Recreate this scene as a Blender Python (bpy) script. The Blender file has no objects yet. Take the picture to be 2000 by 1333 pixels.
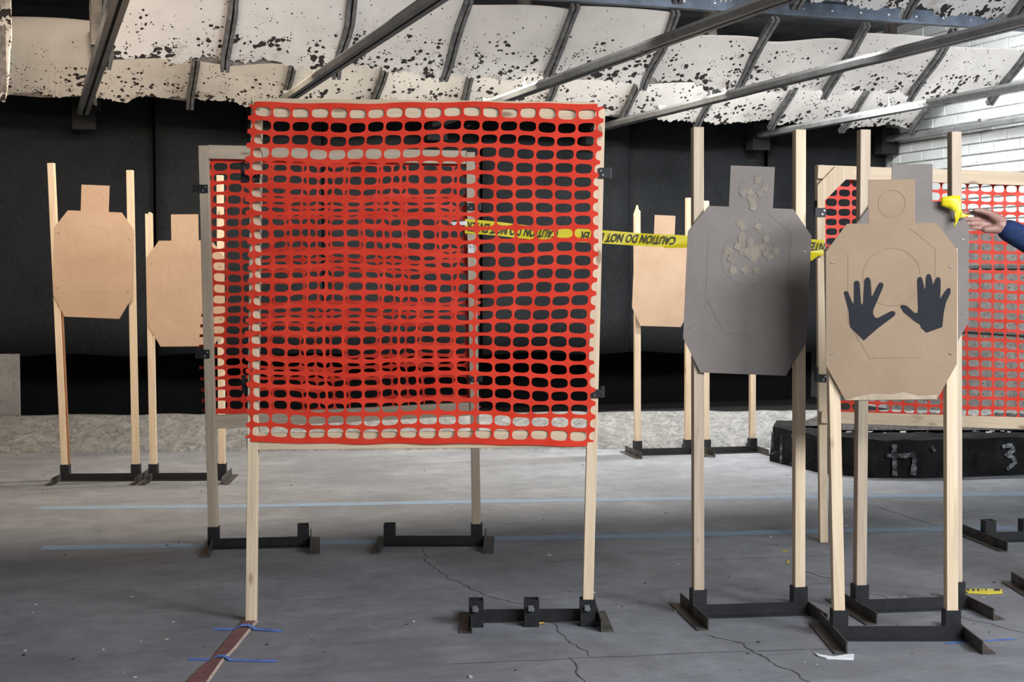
import bpy, bmesh, math, random
from mathutils import Vector, Matrix, noise
from mathutils.geometry import tessellate_polygon
random.seed(7)
R = math.radians
scene = bpy.context.scene
COL = scene.collection

# ------------------------------------------------------------------ camera
F = 2000 * 50 / 36.0
CAMH = 1.2
PITCH = math.atan((666.5 - 530) / F)
cam_d = bpy.data.cameras.new('camera'); cam_d.lens = 50; cam_d.sensor_width = 36
cam_d.clip_start = 0.05; cam_d.clip_end = 100
cam = bpy.data.objects.new('camera', cam_d); COL.objects.link(cam)
cam.location = (0, 0, CAMH); cam.rotation_euler = (math.pi / 2 - PITCH, 0, 0)
scene.camera = cam
# ------------------------------------------------------------------ world / exposure
world = bpy.data.worlds.new('world'); scene.world = world; world.use_nodes = True
world.node_tree.nodes['Background'].inputs[0].default_value = (0.5, 0.55, 0.62, 1)
world.node_tree.nodes['Background'].inputs[1].default_value = 0.05
scene.view_settings.view_transform = 'Standard'; scene.view_settings.look = 'None'
scene.view_settings.gamma = 1; scene.view_settings.use_curve_mapping = False
scene.view_settings.exposure = 0.0
# range axes: u runs along the back wall to the right, v runs downrange
ALPHA = math.atan(935 / F)
CA, SA = math.cos(ALPHA), math.sin(ALPHA)
def UV(u, v, z=0.0): return Vector((u * CA - v * SA, u * SA + v * CA, z))
RM = Matrix.Rotation(ALPHA, 4, 'Z')
def lamp(name, loc, target, size, size_y, power, color, spread=180):
    d = bpy.data.lights.new(name, 'AREA'); d.shape = 'RECTANGLE'; d.size = size; d.size_y = size_y
    d.energy = power; d.color = color; d.spread = R(spread)
    o = bpy.data.objects.new(name, d); COL.objects.link(o); o.location = loc
    o.rotation_euler = (Vector(target) - Vector(loc)).to_track_quat('-Z', 'Y').to_euler()
    return o
# trap lamps hung between the last two baffles, and ceiling lamps over the firing side
lamp('range_lamp', UV(0.1, 6.3, 2.70), UV(0.2, 9.0, 0.75), 1.2, 0.12, 27, (1.0, 0.80, 0.62), 116)
lamp('range_lamp', UV(2.1, 6.3, 2.70), UV(2.1, 9.0, 0.75), 1.2, 0.12, 17, (0.98, 0.95, 0.92), 116)
lamp('range_lamp', UV(4.0, 6.3, 2.70), UV(4.0, 9.0, 0.75), 1.2, 0.12, 27, (0.97, 0.96, 0.96), 116)
lamp('range_lamp', UV(5.8, 6.5, 2.70), UV(6.1, 9.2, 0.85), 1.2, 0.12, 27, (0.95, 0.97, 1.0), 116)
lamp('trap_lamp', UV(0.8, 8.5, 2.74), UV(0.8, 9.2, 0.0), 1.2, 0.12, 46, (1.0, 0.80, 0.58))
lamp('trap_lamp', UV(2.9, 8.5, 2.74), UV(2.9, 9.1, 0.0), 1.2, 0.12, 92, (1.0, 0.93, 0.82))
lamp('trap_lamp', UV(4.8, 8.5, 2.74), UV(4.8, 9.0, 0.0), 1.2, 0.12, 130, (0.97, 0.98, 1.0))
lamp('trap_lamp', UV(6.2, 8.7, 2.74), UV(7.05, 10.2, 1.9), 1.0, 0.12, 19, (0.95, 0.97, 1.0))
lamp('ceiling_lamp', UV(4.4, 0.2, 3.05), UV(3.2, 5.5, 1.2), 1.7, 0.8, 340, (0.90, 0.94, 1.0))
lamp('ceiling_lamp', UV(2.6, -0.5, 3.05), UV(2.5, 7.0, 1.6), 1.8, 0.9, 200, (0.90, 0.94, 1.0))

# ------------------------------------------------------------------ pixel helpers
CP, SP = math.cos(PITCH), math.sin(PITCH)
def ray(x, y):
    a = (x - 1000) / F; b = (y - 666.5) / F
    return Vector((a, CP - b * SP, -SP - b * CP))
CO = Vector((0, 0, CAMH))
def P(x, y, Y): r = ray(x, y); return CO + r * (Y / r.y)
def PZ(x, y, Z): r = ray(x, y); return CO + r * ((Z - CAMH) / r.z)
def PF(x, y): return PZ(x, y, 0.0)

# ------------------------------------------------------------------ materials
MATS = {}
class NT:
    def __init__(s, name, rough=0.6, metal=0.0, spec=0.5):
        s.m = bpy.data.materials.new(name); s.m.use_nodes = True
        s.t = s.m.node_tree; s.b = s.t.nodes['Principled BSDF']
        s.b.inputs['Roughness'].default_value = rough; s.b.inputs['Metallic'].default_value = metal
        s.b.inputs['Specular IOR Level'].default_value = spec
        MATS[name] = s.m
    def n(s, typ, **kw):
        nd = s.t.nodes.new(typ)
        for k, v in kw.items():
            if k in ('operation', 'blend_type', 'data_type', 'feature', 'distance', 'bands_direction', 'wave_type'): setattr(nd, k, v)
            else:
                nd.inputs[k.replace('_', ' ')].default_value = v
        return nd
    def l(s, a, b): s.t.links.new(a, b)
    def coord(s, scale=(1, 1, 1), kind='Object'):
        c = s.t.nodes.new('ShaderNodeTexCoord'); m = s.t.nodes.new('ShaderNodeMapping')
        m.inputs['Scale'].default_value = scale
        s.l(c.outputs[kind], m.inputs['Vector'])
        return m.outputs[0]
    def rcoord(s, scale=(1, 1, 1)):
        c = s.t.nodes.new('ShaderNodeTexCoord'); m = s.t.nodes.new('ShaderNodeMapping')
        m.inputs['Scale'].default_value = scale
        oi = s.t.nodes.new('ShaderNodeObjectInfo'); mu = s.t.nodes.new('ShaderNodeMath'); mu.operation = 'MULTIPLY'
        mu.inputs[1].default_value = 40.0; s.l(oi.outputs['Random'], mu.inputs[0])
        s.l(c.outputs['Object'], m.inputs['Vector'])
        ad = s.t.nodes.new('ShaderNodeVectorMath'); ad.operation = 'ADD'
        s.l(m.outputs[0], ad.inputs[0]); s.l(mu.outputs[0], ad.inputs[1])
        return ad.outputs[0]
    def noise(s, vec, scale=5.0, detail=4.0, rough=0.55, dist=0.0):
        n = s.t.nodes.new('ShaderNodeTexNoise'); n.inputs['Scale'].default_value = scale
        n.inputs['Detail'].default_value = detail; n.inputs['Roughness'].default_value = rough
        n.inputs['Distortion'].default_value = dist
        if vec: s.l(vec, n.inputs['Vector'])
        return n.outputs['Fac']
    def vor(s, vec, scale=10.0, out='Distance', rnd=1.0):
        n = s.t.nodes.new('ShaderNodeTexVoronoi'); n.inputs['Scale'].default_value = scale
        n.inputs['Randomness'].default_value = rnd
        if vec: s.l(vec, n.inputs['Vector'])
        return n.outputs[out]
    def ramp(s, fac, stops):
        n = s.t.nodes.new('ShaderNodeValToRGB'); e = n.color_ramp.elements
        while len(e) < len(stops): e.new(0.5)
        for i, (p, c) in enumerate(stops):
            e[i].position = p
            e[i].color = (c, c, c, 1) if isinstance(c, (int, float)) else (*c, 1)
        s.l(fac, n.inputs[0]); return n.outputs[0]
    def math(s, op, a, b=None, clamp=False):
        n = s.t.nodes.new('ShaderNodeMath'); n.operation = op; n.use_clamp = clamp
        for i, v in enumerate((a, b)):
            if v is None: continue
            if isinstance(v, (int, float)): n.inputs[i].default_value = v
            else: s.l(v, n.inputs[i])
        return n.outputs[0]
    def mix(s, fac, a, b, mode='MIX'):
        n = s.t.nodes.new('ShaderNodeMix'); n.data_type = 'RGBA'; n.blend_type = mode
        for i, v in ((0, fac), (6, a), (7, b)):
            if isinstance(v, (int, float)): n.inputs[i].default_value = v
            elif isinstance(v, tuple): n.inputs[i].default_value = (*v, 1)
            else: s.l(v, n.inputs[i])
        return n.outputs[2]
    def bump(s, h, strength=0.3, dist=0.01):
        n = s.t.nodes.new('ShaderNodeBump'); n.inputs['Strength'].default_value = strength
        n.inputs['Distance'].default_value = dist; s.l(h, n.inputs['Height']); s.l(n.outputs[0], s.b.inputs['Normal'])
    def base(s, c):
        if isinstance(c, tuple): s.b.inputs['Base Color'].default_value = (*c, 1)
        else: s.l(c, s.b.inputs['Base Color'])

def simple(name, c, rough=0.5, metal=0.0, var=0.15, scale=20):
    m = NT(name, rough, metal)
    n = m.noise(m.coord(), scale, 3)
    m.base(m.mix(m.ramp(n, [(0.35, 0.0), (0.65, 1.0)]), tuple(x * (1 - var) for x in c), tuple(min(1, x * (1 + var)) for x in c)))
    return m

m = NT('concrete', 0.62)
v = m.coord((1, 1, 1))
n1 = m.noise(v, 0.9, 6, 0.65, 0.4); n2 = m.noise(v, 9, 6, 0.7); n3 = m.noise(v, 120, 2)
c = m.mix(m.ramp(n1, [(0.35, 0), (0.68, 1)]), (0.172, 0.182, 0.199), (0.276, 0.290, 0.311))
c = m.mix(m.math('MULTIPLY', m.ramp(n2, [(0.42, 1), (0.6, 0)]), 0.40), c, (0.131, 0.136, 0.146))
c = m.mix(m.math('MULTIPLY', m.ramp(m.noise(m.coord((0.35, 1.6, 1)), 2.3, 5, 0.6), [(0.5, 0), (0.72, 1)]), 0.45), c, (0.317, 0.325, 0.338))
c = m.mix(m.math('MULTIPLY', m.ramp(n3, [(0.3, 1), (0.5, 0)]), 0.25), c, (0.097, 0.100, 0.105))
c = m.mix(m.math('MULTIPLY', m.ramp(m.noise(v, 55, 4, 0.8), [(0.63, 0), (0.70, 1)]), 0.55), c, (0.400, 0.415, 0.435))
c = m.mix(m.math('MULTIPLY', m.ramp(m.noise(m.coord((0.5, 3.0, 1)), 6, 6, 0.75, 0.5), [(0.52, 0), (0.66, 1)]), 0.45), c, (0.117, 0.122, 0.131))
n5 = m.noise(v, 3.2, 8, 0.75, 0.7)
c = m.mix(m.math('MULTIPLY', m.ramp(n5, [(0.38, 1), (0.52, 0)]), 0.38), c, (0.105, 0.11, 0.12))
c = m.mix(m.math('MULTIPLY', m.ramp(n5, [(0.56, 0), (0.70, 1)]), 0.35), c, (0.34, 0.345, 0.355))
m.base(c); m.bump(n2, 0.12, 0.01)

m = NT('pine', 0.62)
v = m.rcoord((26, 26, 1.2))
g = m.noise(v, 2.2, 5, 0.6, 0.8)
c = m.mix(m.ramp(g, [(0.3, 0), (0.7, 1)]), (0.63, 0.47, 0.30), (0.80, 0.645, 0.455))
k = m.vor(m.rcoord((9, 9, 3.2)), 1.3)
c = m.mix(m.math('MULTIPLY', m.ramp(k, [(0.07, 1), (0.14, 0)]), 0.75), c, (0.22, 0.12, 0.06))
c = m.mix(m.math('MULTIPLY', m.ramp(m.noise(m.rcoord((3, 3, 1)), 3, 4), [(0.55, 0), (0.75, 1)]), 0.35), c, (0.45, 0.34, 0.24))
m.base(c); m.bump(g, 0.15, 0.003)

m = NT('pine_grey', 0.7)
v = m.rcoord((26, 26, 1.2))
g = m.noise(v, 2.2, 5, 0.6, 0.8)
c = m.mix(m.ramp(g, [(0.3, 0), (0.7, 1)]), (0.42, 0.33, 0.235), (0.58, 0.47, 0.35))
k = m.vor(m.rcoord((9, 9, 3.2)), 1.3)
c = m.mix(m.math('MULTIPLY', m.ramp(k, [(0.07, 1), (0.14, 0)]), 0.75), c, (0.16, 0.10, 0.06))
m.base(c); m.bump(g, 0.2, 0.003)

m = NT('bark', 0.9)
m.base(m.mix(m.noise(m.coord((8, 8, 2)), 6, 5), (0.16, 0.07, 0.03), (0.35, 0.17, 0.07)))

def board(name, a, b, patch=None):
    m = NT(name, 0.8, 0, 0.25)
    v = m.rcoord((1, 1, 1))
    n = m.noise(v, 6, 5, 0.6); fi = m.noise(v, 260, 2)
    c = m.mix(m.ramp(n, [(0.3, 0), (0.7, 1)]), a, b)
    c = m.mix(m.math('MULTIPLY', m.ramp(fi, [(0.35, 1), (0.55, 0)]), 0.22), c, tuple(x * 0.6 for x in a))
    m.base(c)
    w = m.t.nodes.new('ShaderNodeTexWave'); w.inputs['Scale'].default_value = 55; w.inputs['Distortion'].default_value = 0.3
    m.l(m.coord((1, 1, 1)), w.inputs['Vector'])
    m.bump(m.math('ADD', m.math('MULTIPLY', w.outputs['Fac'], 0.15), m.math('MULTIPLY', n, 1.2)), 0.12, 0.01)
board('cardboard', (0.295, 0.208, 0.134), (0.34, 0.243, 0.16))
board('cardboard_pale', (0.50, 0.34, 0.22), (0.56, 0.39, 0.26))
board('cardboard_grey', (0.205, 0.178, 0.162), (0.24, 0.21, 0.19))
simple('cardboard_groove', (0.245, 0.17, 0.108), 0.85)
simple('cardboard_groove_pale', (0.45, 0.31, 0.205), 0.85)
simple('cardboard_groove_grey', (0.195, 0.168, 0.152), 0.85)
simple('paster', (0.25, 0.217, 0.168), 0.8)
simple('corrugate', (0.42, 0.33, 0.235), 0.8)
simple('spray_paint', (0.012, 0.013, 0.018), 0.9)
simple('black_steel', (0.011, 0.011, 0.012), 0.5, 0.0, 0.3, 30)
m = NT('worn_steel', 0.5)
v = m.coord(); n = m.noise(v, 14, 5, 0.7)
m.base(m.mix(m.ramp(n, [(0.4, 0), (0.75, 1)]), (0.022, 0.022, 0.022), (0.13, 0.115, 0.095)))
simple('bright_steel', (0.6, 0.6, 0.62), 0.3, 1.0)
m = NT('galvanised', 0.38, 0.35)
v = m.coord(); n = m.noise(v, 3, 6, 0.7); n2 = m.noise(v, 30, 3)
c = m.mix(m.ramp(n, [(0.3, 0), (0.7, 1)]), (0.24, 0.245, 0.24), (0.40, 0.405, 0.40))
c = m.mix(m.math('MULTIPLY', m.ramp(n2, [(0.55, 0), (0.7, 1)]), 0.5), c, (0.12, 0.11, 0.10)); m.base(c)
m = NT('grid_steel', 0.6, 0.3)
n = m.noise(m.coord(), 25, 5, 0.7)
m.base(m.mix(m.ramp(n, [(0.35, 0), (0.7, 1)]), (0.075, 0.075, 0.075), (0.21, 0.21, 0.205)))
simple('blue_steel', (0.065, 0.085, 0.115), 0.45, 0.5, 0.35, 8)
simple('hanger_steel', (0.13, 0.12, 0.115), 0.5, 0.3, 0.35, 12)
simple('tan_board', (0.27, 0.23, 0.16), 0.8)
simple('slot_black', (0.008, 0.008, 0.008), 0.9)

m = NT('snow_fence', 0.48, 0, 0.3)
v = m.coord(); n = m.noise(v, 9, 4, 0.6)
m.base(m.mix(m.ramp(n, [(0.3, 0), (0.7, 1)]), (0.69, 0.036, 0.016), (0.80, 0.062, 0.029)))
m.b.inputs['Transmission Weight'].default_value = 0.0
m.b.inputs['Subsurface Weight'].default_value = 0.0

# tiles: white face with shot pits and grey-brown torn backing
m = NT('ceiling_tile', 0.9, 0, 0.2)
v = m.rcoord((1, 1, 1)); ov = m.coord((1, 1, 1))
sep = m.t.nodes.new('ShaderNodeSeparateXYZ'); m.l(ov, sep.inputs[0])
low = m.ramp(sep.outputs['Y'], [(0.0, 1.0), (0.14, 0.85), (0.36, 0.42), (0.62, 0.16)])
n = m.noise(v, 5, 4); base = m.mix(m.ramp(n, [(0.35, 0), (0.65, 1)]), (0.57, 0.545, 0.51), (0.64, 0.615, 0.575))
wob = m.t.nodes.new('ShaderNodeTexNoise'); wob.inputs['Scale'].default_value = 40; m.l(v, wob.inputs['Vector'])
wv = m.t.nodes.new('ShaderNodeVectorMath'); wv.operation = 'MULTIPLY_ADD'
m.l(wob.outputs['Color'], wv.inputs[0]); wv.inputs[1].default_value = (0.018, 0.018, 0.018); m.l(v, wv.inputs[2])
d1 = m.vor(wv.outputs[0], 26); d2 = m.vor(wv.outputs[0], 60); r1 = m.noise(v, 8, 3); r2 = m.noise(v, 16, 3)
t1 = m.math('MULTIPLY', m.math('MULTIPLY', m.math('SUBTRACT', r1, 0.38, True), low), 2.3)
t2 = m.math('MULTIPLY', m.math('MULTIPLY', m.math('SUBTRACT', r2, 0.44, True), low), 2.5)
h1 = m.math('LESS_THAN', d1, t1); h2 = m.math('LESS_THAN', d2, t2)
tiny = m.ramp(m.noise(v, 150, 2, 0.6), [(0.30, 1), (0.34, 0)])
hole = m.math('MAXIMUM', h1, h2)
c = m.mix(m.math('MULTIPLY', tiny, 0.25), base, (0.25, 0.23, 0.2))
c = m.mix(m.ramp(m.math('MULTIPLY', m.noise(v, 6, 5, 0.7), low), [(0.50, 0), (0.58, 0.6)]), c, (0.36, 0.31, 0.27))
c = m.mix(hole, c, (0.035, 0.03, 0.028)); m.base(c)
m.bump(m.math('SUBTRACT', 1.0, hole), 0.6, 0.006)
simple('tile_backing', (0.17, 0.15, 0.14), 0.95, 0, 0.4, 30)

m = NT('rubber_curtain', 0.9, 0, 0.12)
v = m.rcoord((1, 1, 1)); n = m.noise(v, 1.3, 6, 0.65); n2 = m.noise(v, 60, 4, 0.7); n3 = m.noise(v, 14, 5, 0.7)
c = m.mix(m.ramp(n, [(0.3, 0), (0.7, 1)]), (0.0085, 0.0093, 0.0102), (0.017, 0.0187, 0.0205))
c = m.mix(m.math('MULTIPLY', m.ramp(n2, [(0.52, 0), (0.66, 1)]), 0.4), c, (0.034, 0.0355, 0.037))
c = m.mix(m.math('MULTIPLY', m.ramp(n3, [(0.36, 1), (0.42, 0)]), 0.7), c, (0.012, 0.012, 0.012))
m.base(c); m.bump(n2, 0.3, 0.01)
m = NT('ramp_concrete', 0.9)
v = m.coord((1, 1, 1)); n = m.noise(v, 7, 6, 0.75, 1.5); n2 = m.noise(v, 15, 4, 0.7, 2.0)
c = m.mix(m.ramp(n, [(0.35, 0), (0.65, 1)]), (0.12, 0.122, 0.117), (0.25, 0.245, 0.235))
c = m.mix(m.math('MULTIPLY', m.ramp(n2, [(0.4, 1), (0.52, 0)]), 0.6), c, (0.075, 0.078, 0.075))
c = m.mix(m.math('MULTIPLY', m.ramp(n2, [(0.6, 0), (0.7, 1)]), 0.6), c, (0.36, 0.34, 0.32))
m.base(c); m.bump(n2, 0.5, 0.02)
simple('pit_shade_black', (0.006, 0.006, 0.0065), 0.95)  # shade of the void under the curtain, put into the colour
simple('plain_wall', (0.30, 0.30, 0.295), 0.85, 0, 0.15, 2)
simple('ceiling_grey', (0.13, 0.135, 0.14), 0.9, 0, 0.4, 3)
m = NT('white_brick', 0.55)
v = m.rcoord((1, 1, 1)); n = m.noise(v, 7, 5, 0.6)
c = m.mix(m.ramp(n, [(0.3, 0), (0.7, 1)]), (0.66, 0.68, 0.66), (0.76, 0.78, 0.755))
c = m.mix(m.math('MULTIPLY', m.ramp(m.noise(v, 45, 3), [(0.68, 0), (0.72, 1)]), 0.8), c, (0.15, 0.14, 0.13))
m.base(c); m.bump(n, 0.2, 0.006)
simple('mortar', (0.48, 0.49, 0.48), 0.8)
m = NT('shaded_mottled_board', 0.85)  # debris mottle, with the shade low on the wall put into its dark tones
v = m.coord(); n = m.noise(v, 10, 6, 0.7); sp = m.vor(v, 32)
c = m.mix(m.ramp(n, [(0.3, 0), (0.7, 1)]), (0.11, 0.10, 0.092), (0.27, 0.25, 0.235))
c = m.mix(m.math('LESS_THAN', sp, m.math('MULTIPLY', n, 0.42)), c, (0.05, 0.045, 0.04)); m.base(c)
m = NT('burnt_rubber', 0.95, 0, 0.12)
v = m.coord(); n = m.noise(v, 6, 7, 0.75, 0.6)
m.base(m.mix(m.ramp(n, [(0.35, 0), (0.72, 1)]), (0.004, 0.004, 0.004), (0.024, 0.0235, 0.024))); m.bump(n, 0.7, 0.04)
simple('rubber_crumb', (0.035, 0.031, 0.028), 0.9, 0, 0.7, 40)
m = NT('chalk_paint', 0.8)
n = m.noise(m.coord(), 34, 4, 0.7); n2 = m.noise(m.coord(), 12, 4)
m.base(m.mix(m.ramp(m.math('ADD', m.math('MULTIPLY', n, 0.6), m.math('MULTIPLY', n2, 0.4)), [(0.46, 0), (0.64, 1)]), (0.012, 0.012, 0.012), (0.22, 0.235, 0.25)))
m = NT('tape_yellow', 0.35); n = m.noise(m.coord(), 14, 3)
m.base(m.mix(n, (0.68, 0.56, 0.010), (0.76, 0.64, 0.016)))
simple('tape_black', (0.012, 0.010, 0.008), 0.5)
m = NT('floor_line', 0.7); v = m.coord(); n = m.noise(v, 18, 5, 0.7)
m.base(m.mix(m.ramp(n, [(0.35, 0), (0.6, 1)]), (0.20, 0.24, 0.29), (0.20, 0.30, 0.41)))
m = NT('white_line', 0.7); v = m.coord(); n = m.noise(v, 30, 5, 0.8)
m.base(m.mix(m.ramp(n, [(0.5, 0), (0.66, 1)]), (0.19, 0.195, 0.205), (0.38, 0.38, 0.38)))
simple('crack_dark', (0.065, 0.06, 0.058), 0.9, 0, 0.5, 20)
simple('joint_dark', (0.125, 0.125, 0.13), 0.9, 0, 0.3, 9)
simple('painter_tape', (0.09, 0.18, 0.48), 0.6, 0, 0.3, 20)
m = NT('maroon_strip', 0.6); n = m.noise(m.coord(), 14, 5, 0.7)
m.base(m.mix(m.ramp(n, [(0.35, 0), (0.65, 1)]), (0.13, 0.055, 0.055), (0.20, 0.095, 0.09)))
simple('strip_edge', (0.42, 0.33, 0.27), 0.8)
simple('white_plastic', (0.78, 0.78, 0.78), 0.5)
simple('brass', (0.75, 0.5, 0.15), 0.3, 1.0)
m = NT('skin', 0.5); n = m.noise(m.coord(), 30, 4)
m.base(m.mix(m.ramp(n, [(0.3, 0), (0.7, 1)]), (0.29, 0.15, 0.115), (0.36, 0.20, 0.16)))
simple('blue_fleece', (0.007, 0.023, 0.085), 0.9, 0, 0.25, 60)
simple('dark_trousers', (0.03, 0.03, 0.035), 0.9)
simple('shoe_black', (0.015, 0.015, 0.015), 0.5)
simple('grey_hair', (0.25, 0.24, 0.23), 0.8)
simple('eye_white', (0.8, 0.8, 0.78), 0.3)
simple('litter_dark', (0.03, 0.03, 0.03), 0.8)
simple('litter_pale', (0.55, 0.54, 0.52), 0.8)
simple('stamp_ink', (0.10, 0.08, 0.06), 0.8)

# ------------------------------------------------------------------ object helpers
def mk(name, verts, faces, mat, parent=None, mw=None, smooth=False, bevel=0.0):
    me = bpy.data.meshes.new(name); me.from_pydata([tuple(v) for v in verts], [], faces)
    if bevel:
        bm = bmesh.new(); bm.from_mesh(me)
        bmesh.ops.bevel(bm, geom=bm.edges[:], offset=bevel, segments=1, affect='EDGES'); bm.to_mesh(me); bm.free()
    me.update()
    if smooth:
        for p in me.polygons: p.use_smooth = True
    if mat: me.materials.append(MATS[mat])
    return link(name, me, parent, mw)
def link(name, me, parent=None, mw=None):
    o = bpy.data.objects.new(name, me); COL.objects.link(o)
    w = mw if mw is not None else Matrix.Identity(4)
    if parent is not None:
        o.parent = parent; o.matrix_basis = WM(parent).inverted() @ w
    else: o.matrix_basis = w
    return o
def WM(o):
    w = o.matrix_basis.copy(); p = o.parent
    while p is not None: w = p.matrix_basis @ w; p = p.parent
    return w
def tag(o, label=None, cat=None, group=None, kind=None):
    if label: o['label'] = label
    if cat: o['category'] = cat
    if group: o['group'] = group
    if kind: o['kind'] = kind
    return o
def empty(name, loc=(0, 0, 0), rz=0.0, label=None, cat=None, group=None, kind=None):
    o = bpy.data.objects.new(name, None); COL.objects.link(o); o.empty_display_size = 0.1
    o.matrix_basis = Matrix.Translation(loc) @ Matrix.Rotation(rz, 4, 'Z')
    return tag(o, label, cat, group, kind)
BF = [(0, 3, 2, 1), (4, 5, 6, 7), (0, 1, 5, 4), (1, 2, 6, 5), (2, 3, 7, 6), (3, 0, 4, 7)]
def boxv(x0, x1, y0, y1, z0, z1):
    return [(x0, y0, z0), (x1, y0, z0), (x1, y1, z0), (x0, y1, z0), (x0, y0, z1), (x1, y0, z1), (x1, y1, z1), (x0, y1, z1)]
class MB:
    def __init__(s): s.v = []; s.f = []
    def add(s, v, f):
        n = len(s.v); s.v += [tuple(q) for q in v]; s.f += [tuple(i + n for i in q) for q in f]; return s
    def box(s, *a): return s.add(boxv(*a), BF)
    def cyl(s, c, r, ax, L, n=12):
        ax = Vector(ax).normalized(); a = ax.orthogonal().normalized(); b = ax.cross(a); c = Vector(c)
        vs = [c + (a * math.cos(2 * math.pi * i / n) + b * math.sin(2 * math.pi * i / n)) * r + ax * h for h in (0, L) for i in range(n)]
        fs = [(i, (i + 1) % n, n + (i + 1) % n, n + i) for i in range(n)] + [tuple(range(n))[::-1], tuple(range(n, 2 * n))]
        return s.add(vs, fs)
    def build(s, name, mat, parent=None, mw=None, smooth=False, bevel=0): return mk(name, s.v, s.f, mat, parent, mw, smooth, bevel)
def bx(name, dims, mat, parent=None, mw=None, bevel=0.0): return mk(name, boxv(*dims), BF, mat, parent, mw, False, bevel)
def axis_mat(A, B, side=Vector((1, 0, 0))):
    """matrix whose z axis runs from A to B, x close to side"""
    z = (B - A).normalized(); x = (side - z * side.dot(z)).normalized(); y = z.cross(x)
    M = Matrix((x, y, z)).transposed().to_4x4(); M.translation = A; return M
def stick(name, A, B, w, d, mat, parent=None, side=Vector((1, 0, 0)), bevel=0.0015, top=None):
    A = Vector(A); B = Vector(B); L = (B - A).length
    if top is None:
        return bx(name, (-w / 2, w / 2, -d / 2, d / 2, 0, L), mat, parent, axis_mat(A, B, side), bevel)
    # splintered top: list of (x fraction, extra height)
    n = len(top); vs = []
    for yy in (-d / 2, d / 2):
        vs += [(-w / 2 + w * fx, yy, L + h) for fx, h in top]
    vs += [(-w / 2, -d / 2, 0), (w / 2, -d / 2, 0), (w / 2, d / 2, 0), (-w / 2, d / 2, 0)]
    b = 2 * n
    fs = [tuple([b, b + 1] + list(range(n - 1, -1, -1))), tuple([b + 2, b + 3] + list(range(n, 2 * n)))]
    fs += [(i, i + 1, n + i + 1, n + i) for i in range(n - 1)]
    fs += [(b + 1, b + 2, 2 * n - 1, n - 1), (b + 3, b, 0, n), (b, b + 3, b + 2, b + 1)]
    return mk(name, vs, fs, mat, parent, axis_mat(A, B, side))
def prism(name, poly, t, mat, parent=None, mw=None):
    """polygon in local x,z extruded from y=0 to y=t"""
    n = len(poly); vs = [(x, 0, z) for x, z in poly] + [(x, t, z) for x, z in poly]
    fs = [tuple(range(n)), tuple(range(2 * n - 1, n - 1, -1))] + [(i, n + i, n + (i + 1) % n, (i + 1) % n) for i in range(n)]
    return mk(name, vs, fs, mat, parent, mw)

# ================================================================== SETTING
FL = 30.0
floor = bx('floor', (-6, 9, -7, 15, -0.1, 0.0), 'concrete', None, RM.copy())
tag(floor, 'grey concrete range floor with cracks and blue painted lines', 'floor', kind='structure')
def floor_strip(name, pts, w, mat, z, jag=0.0, sub=1):
    P3 = []
    for i in range(len(pts) - 1):
        a, b = PF(*pts[i]), PF(*pts[i + 1]); k = max(1, int((b - a).length / sub)) if sub < 1 else 1
        for j in range(k): P3.append(a.lerp(b, j / k))
    P3.append(PF(*pts[-1]))
    vs, fs = [], []
    for i, p in enumerate(P3):
        d = (P3[min(i + 1, len(P3) - 1)] - P3[max(i - 1, 0)]).normalized(); nn = Vector((-d.y, d.x, 0))
        o = nn * random.uniform(-jag, jag) if 0 < i < len(P3) - 1 else Vector()
        ww = w * random.uniform(0.45, 1.2) if jag else w
        if i in (0, len(P3) - 1) and jag: ww *= 0.2
        vs += [p + o + nn * ww / 2 + Vector((0, 0, z)), p + o - nn * ww / 2 + Vector((0, 0, z))]
    fs = [(2 * i, 2 * i + 1, 2 * i + 3, 2 * i + 2) for i in range(len(P3) - 1)]
    return mk(name, vs, fs, mat, floor)
floor_strip('painted_line', [(78, 993), (480, 989), (900, 981), (1500, 972), (1800, 969), (2060, 965)], 0.105, 'floor_line', 0.0008)
floor_strip('painted_line', [(80, 1071), (400, 1066), (740, 1058), (950, 1053), (1350, 1045), (1600, 1038), (1850, 1034), (2060, 1030)], 0.105, 'floor_line', 0.0008)
floor_strip('painted_line', [(1320, 1092), (1500, 1089), (1660, 1085)], 0.02, 'white_line', 0.0008)
floor_strip('crack', [(828, 1075), (833, 1098), (850, 1110), (872, 1128), (905, 1143), (935, 1158), (980, 1171), (1025, 1182), (1085, 1225), (1120, 1257), (1160, 1285)], 0.0045, 'crack_dark', 0.0010, 0.011, 0.025)
floor_strip('crack', [(1375, 1240), (1450, 1258), (1480, 1280), (1540, 1310), (1610, 1350)], 0.006, 'crack_dark', 0.0010, 0.010, 0.025)
floor_strip('crack', [(1110, 1285), (1125, 1305), (1140, 1340)], 0.005, 'crack_dark', 0.0010, 0.01, 0.04)
floor_strip('crack', [(1620, 962), (1740, 1000), (1840, 1030)], 0.006, 'joint_dark', 0.0010, 0.01, 0.06)
floor_strip('crack', [(880, 1298), (1160, 1285), (1400, 1275), (1640, 1268)], 0.006, 'joint_dark', 0.0010, 0.006, 0.05)
floor_strip('crack', [(1560, 1110), (1700, 1160), (1850, 1200), (2020, 1240)], 0.006, 'joint_dark', 0.0010, 0.012, 0.05)

ceil = bx('ceiling', (-6, 9, -7, 15, 3.3, 3.4), 'ceiling_grey', None, RM.copy())
tag(ceil, 'dark grey ceiling above the hanging baffles', 'ceiling', kind='structure')
wl = bx('wall_left', (-1.7, -1.6, -7, 15, 0, 3.3), 'plain_wall', None, RM.copy()); tag(wl, 'grey side wall left of the lanes', 'wall', kind='structure')
wf = bx('wall_front', (-1.6, 7.1, -5.1, -5.0, 0, 3.3), 'plain_wall', None, RM.copy()); tag(wf, 'grey wall behind the firing side', 'wall', kind='structure')

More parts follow.
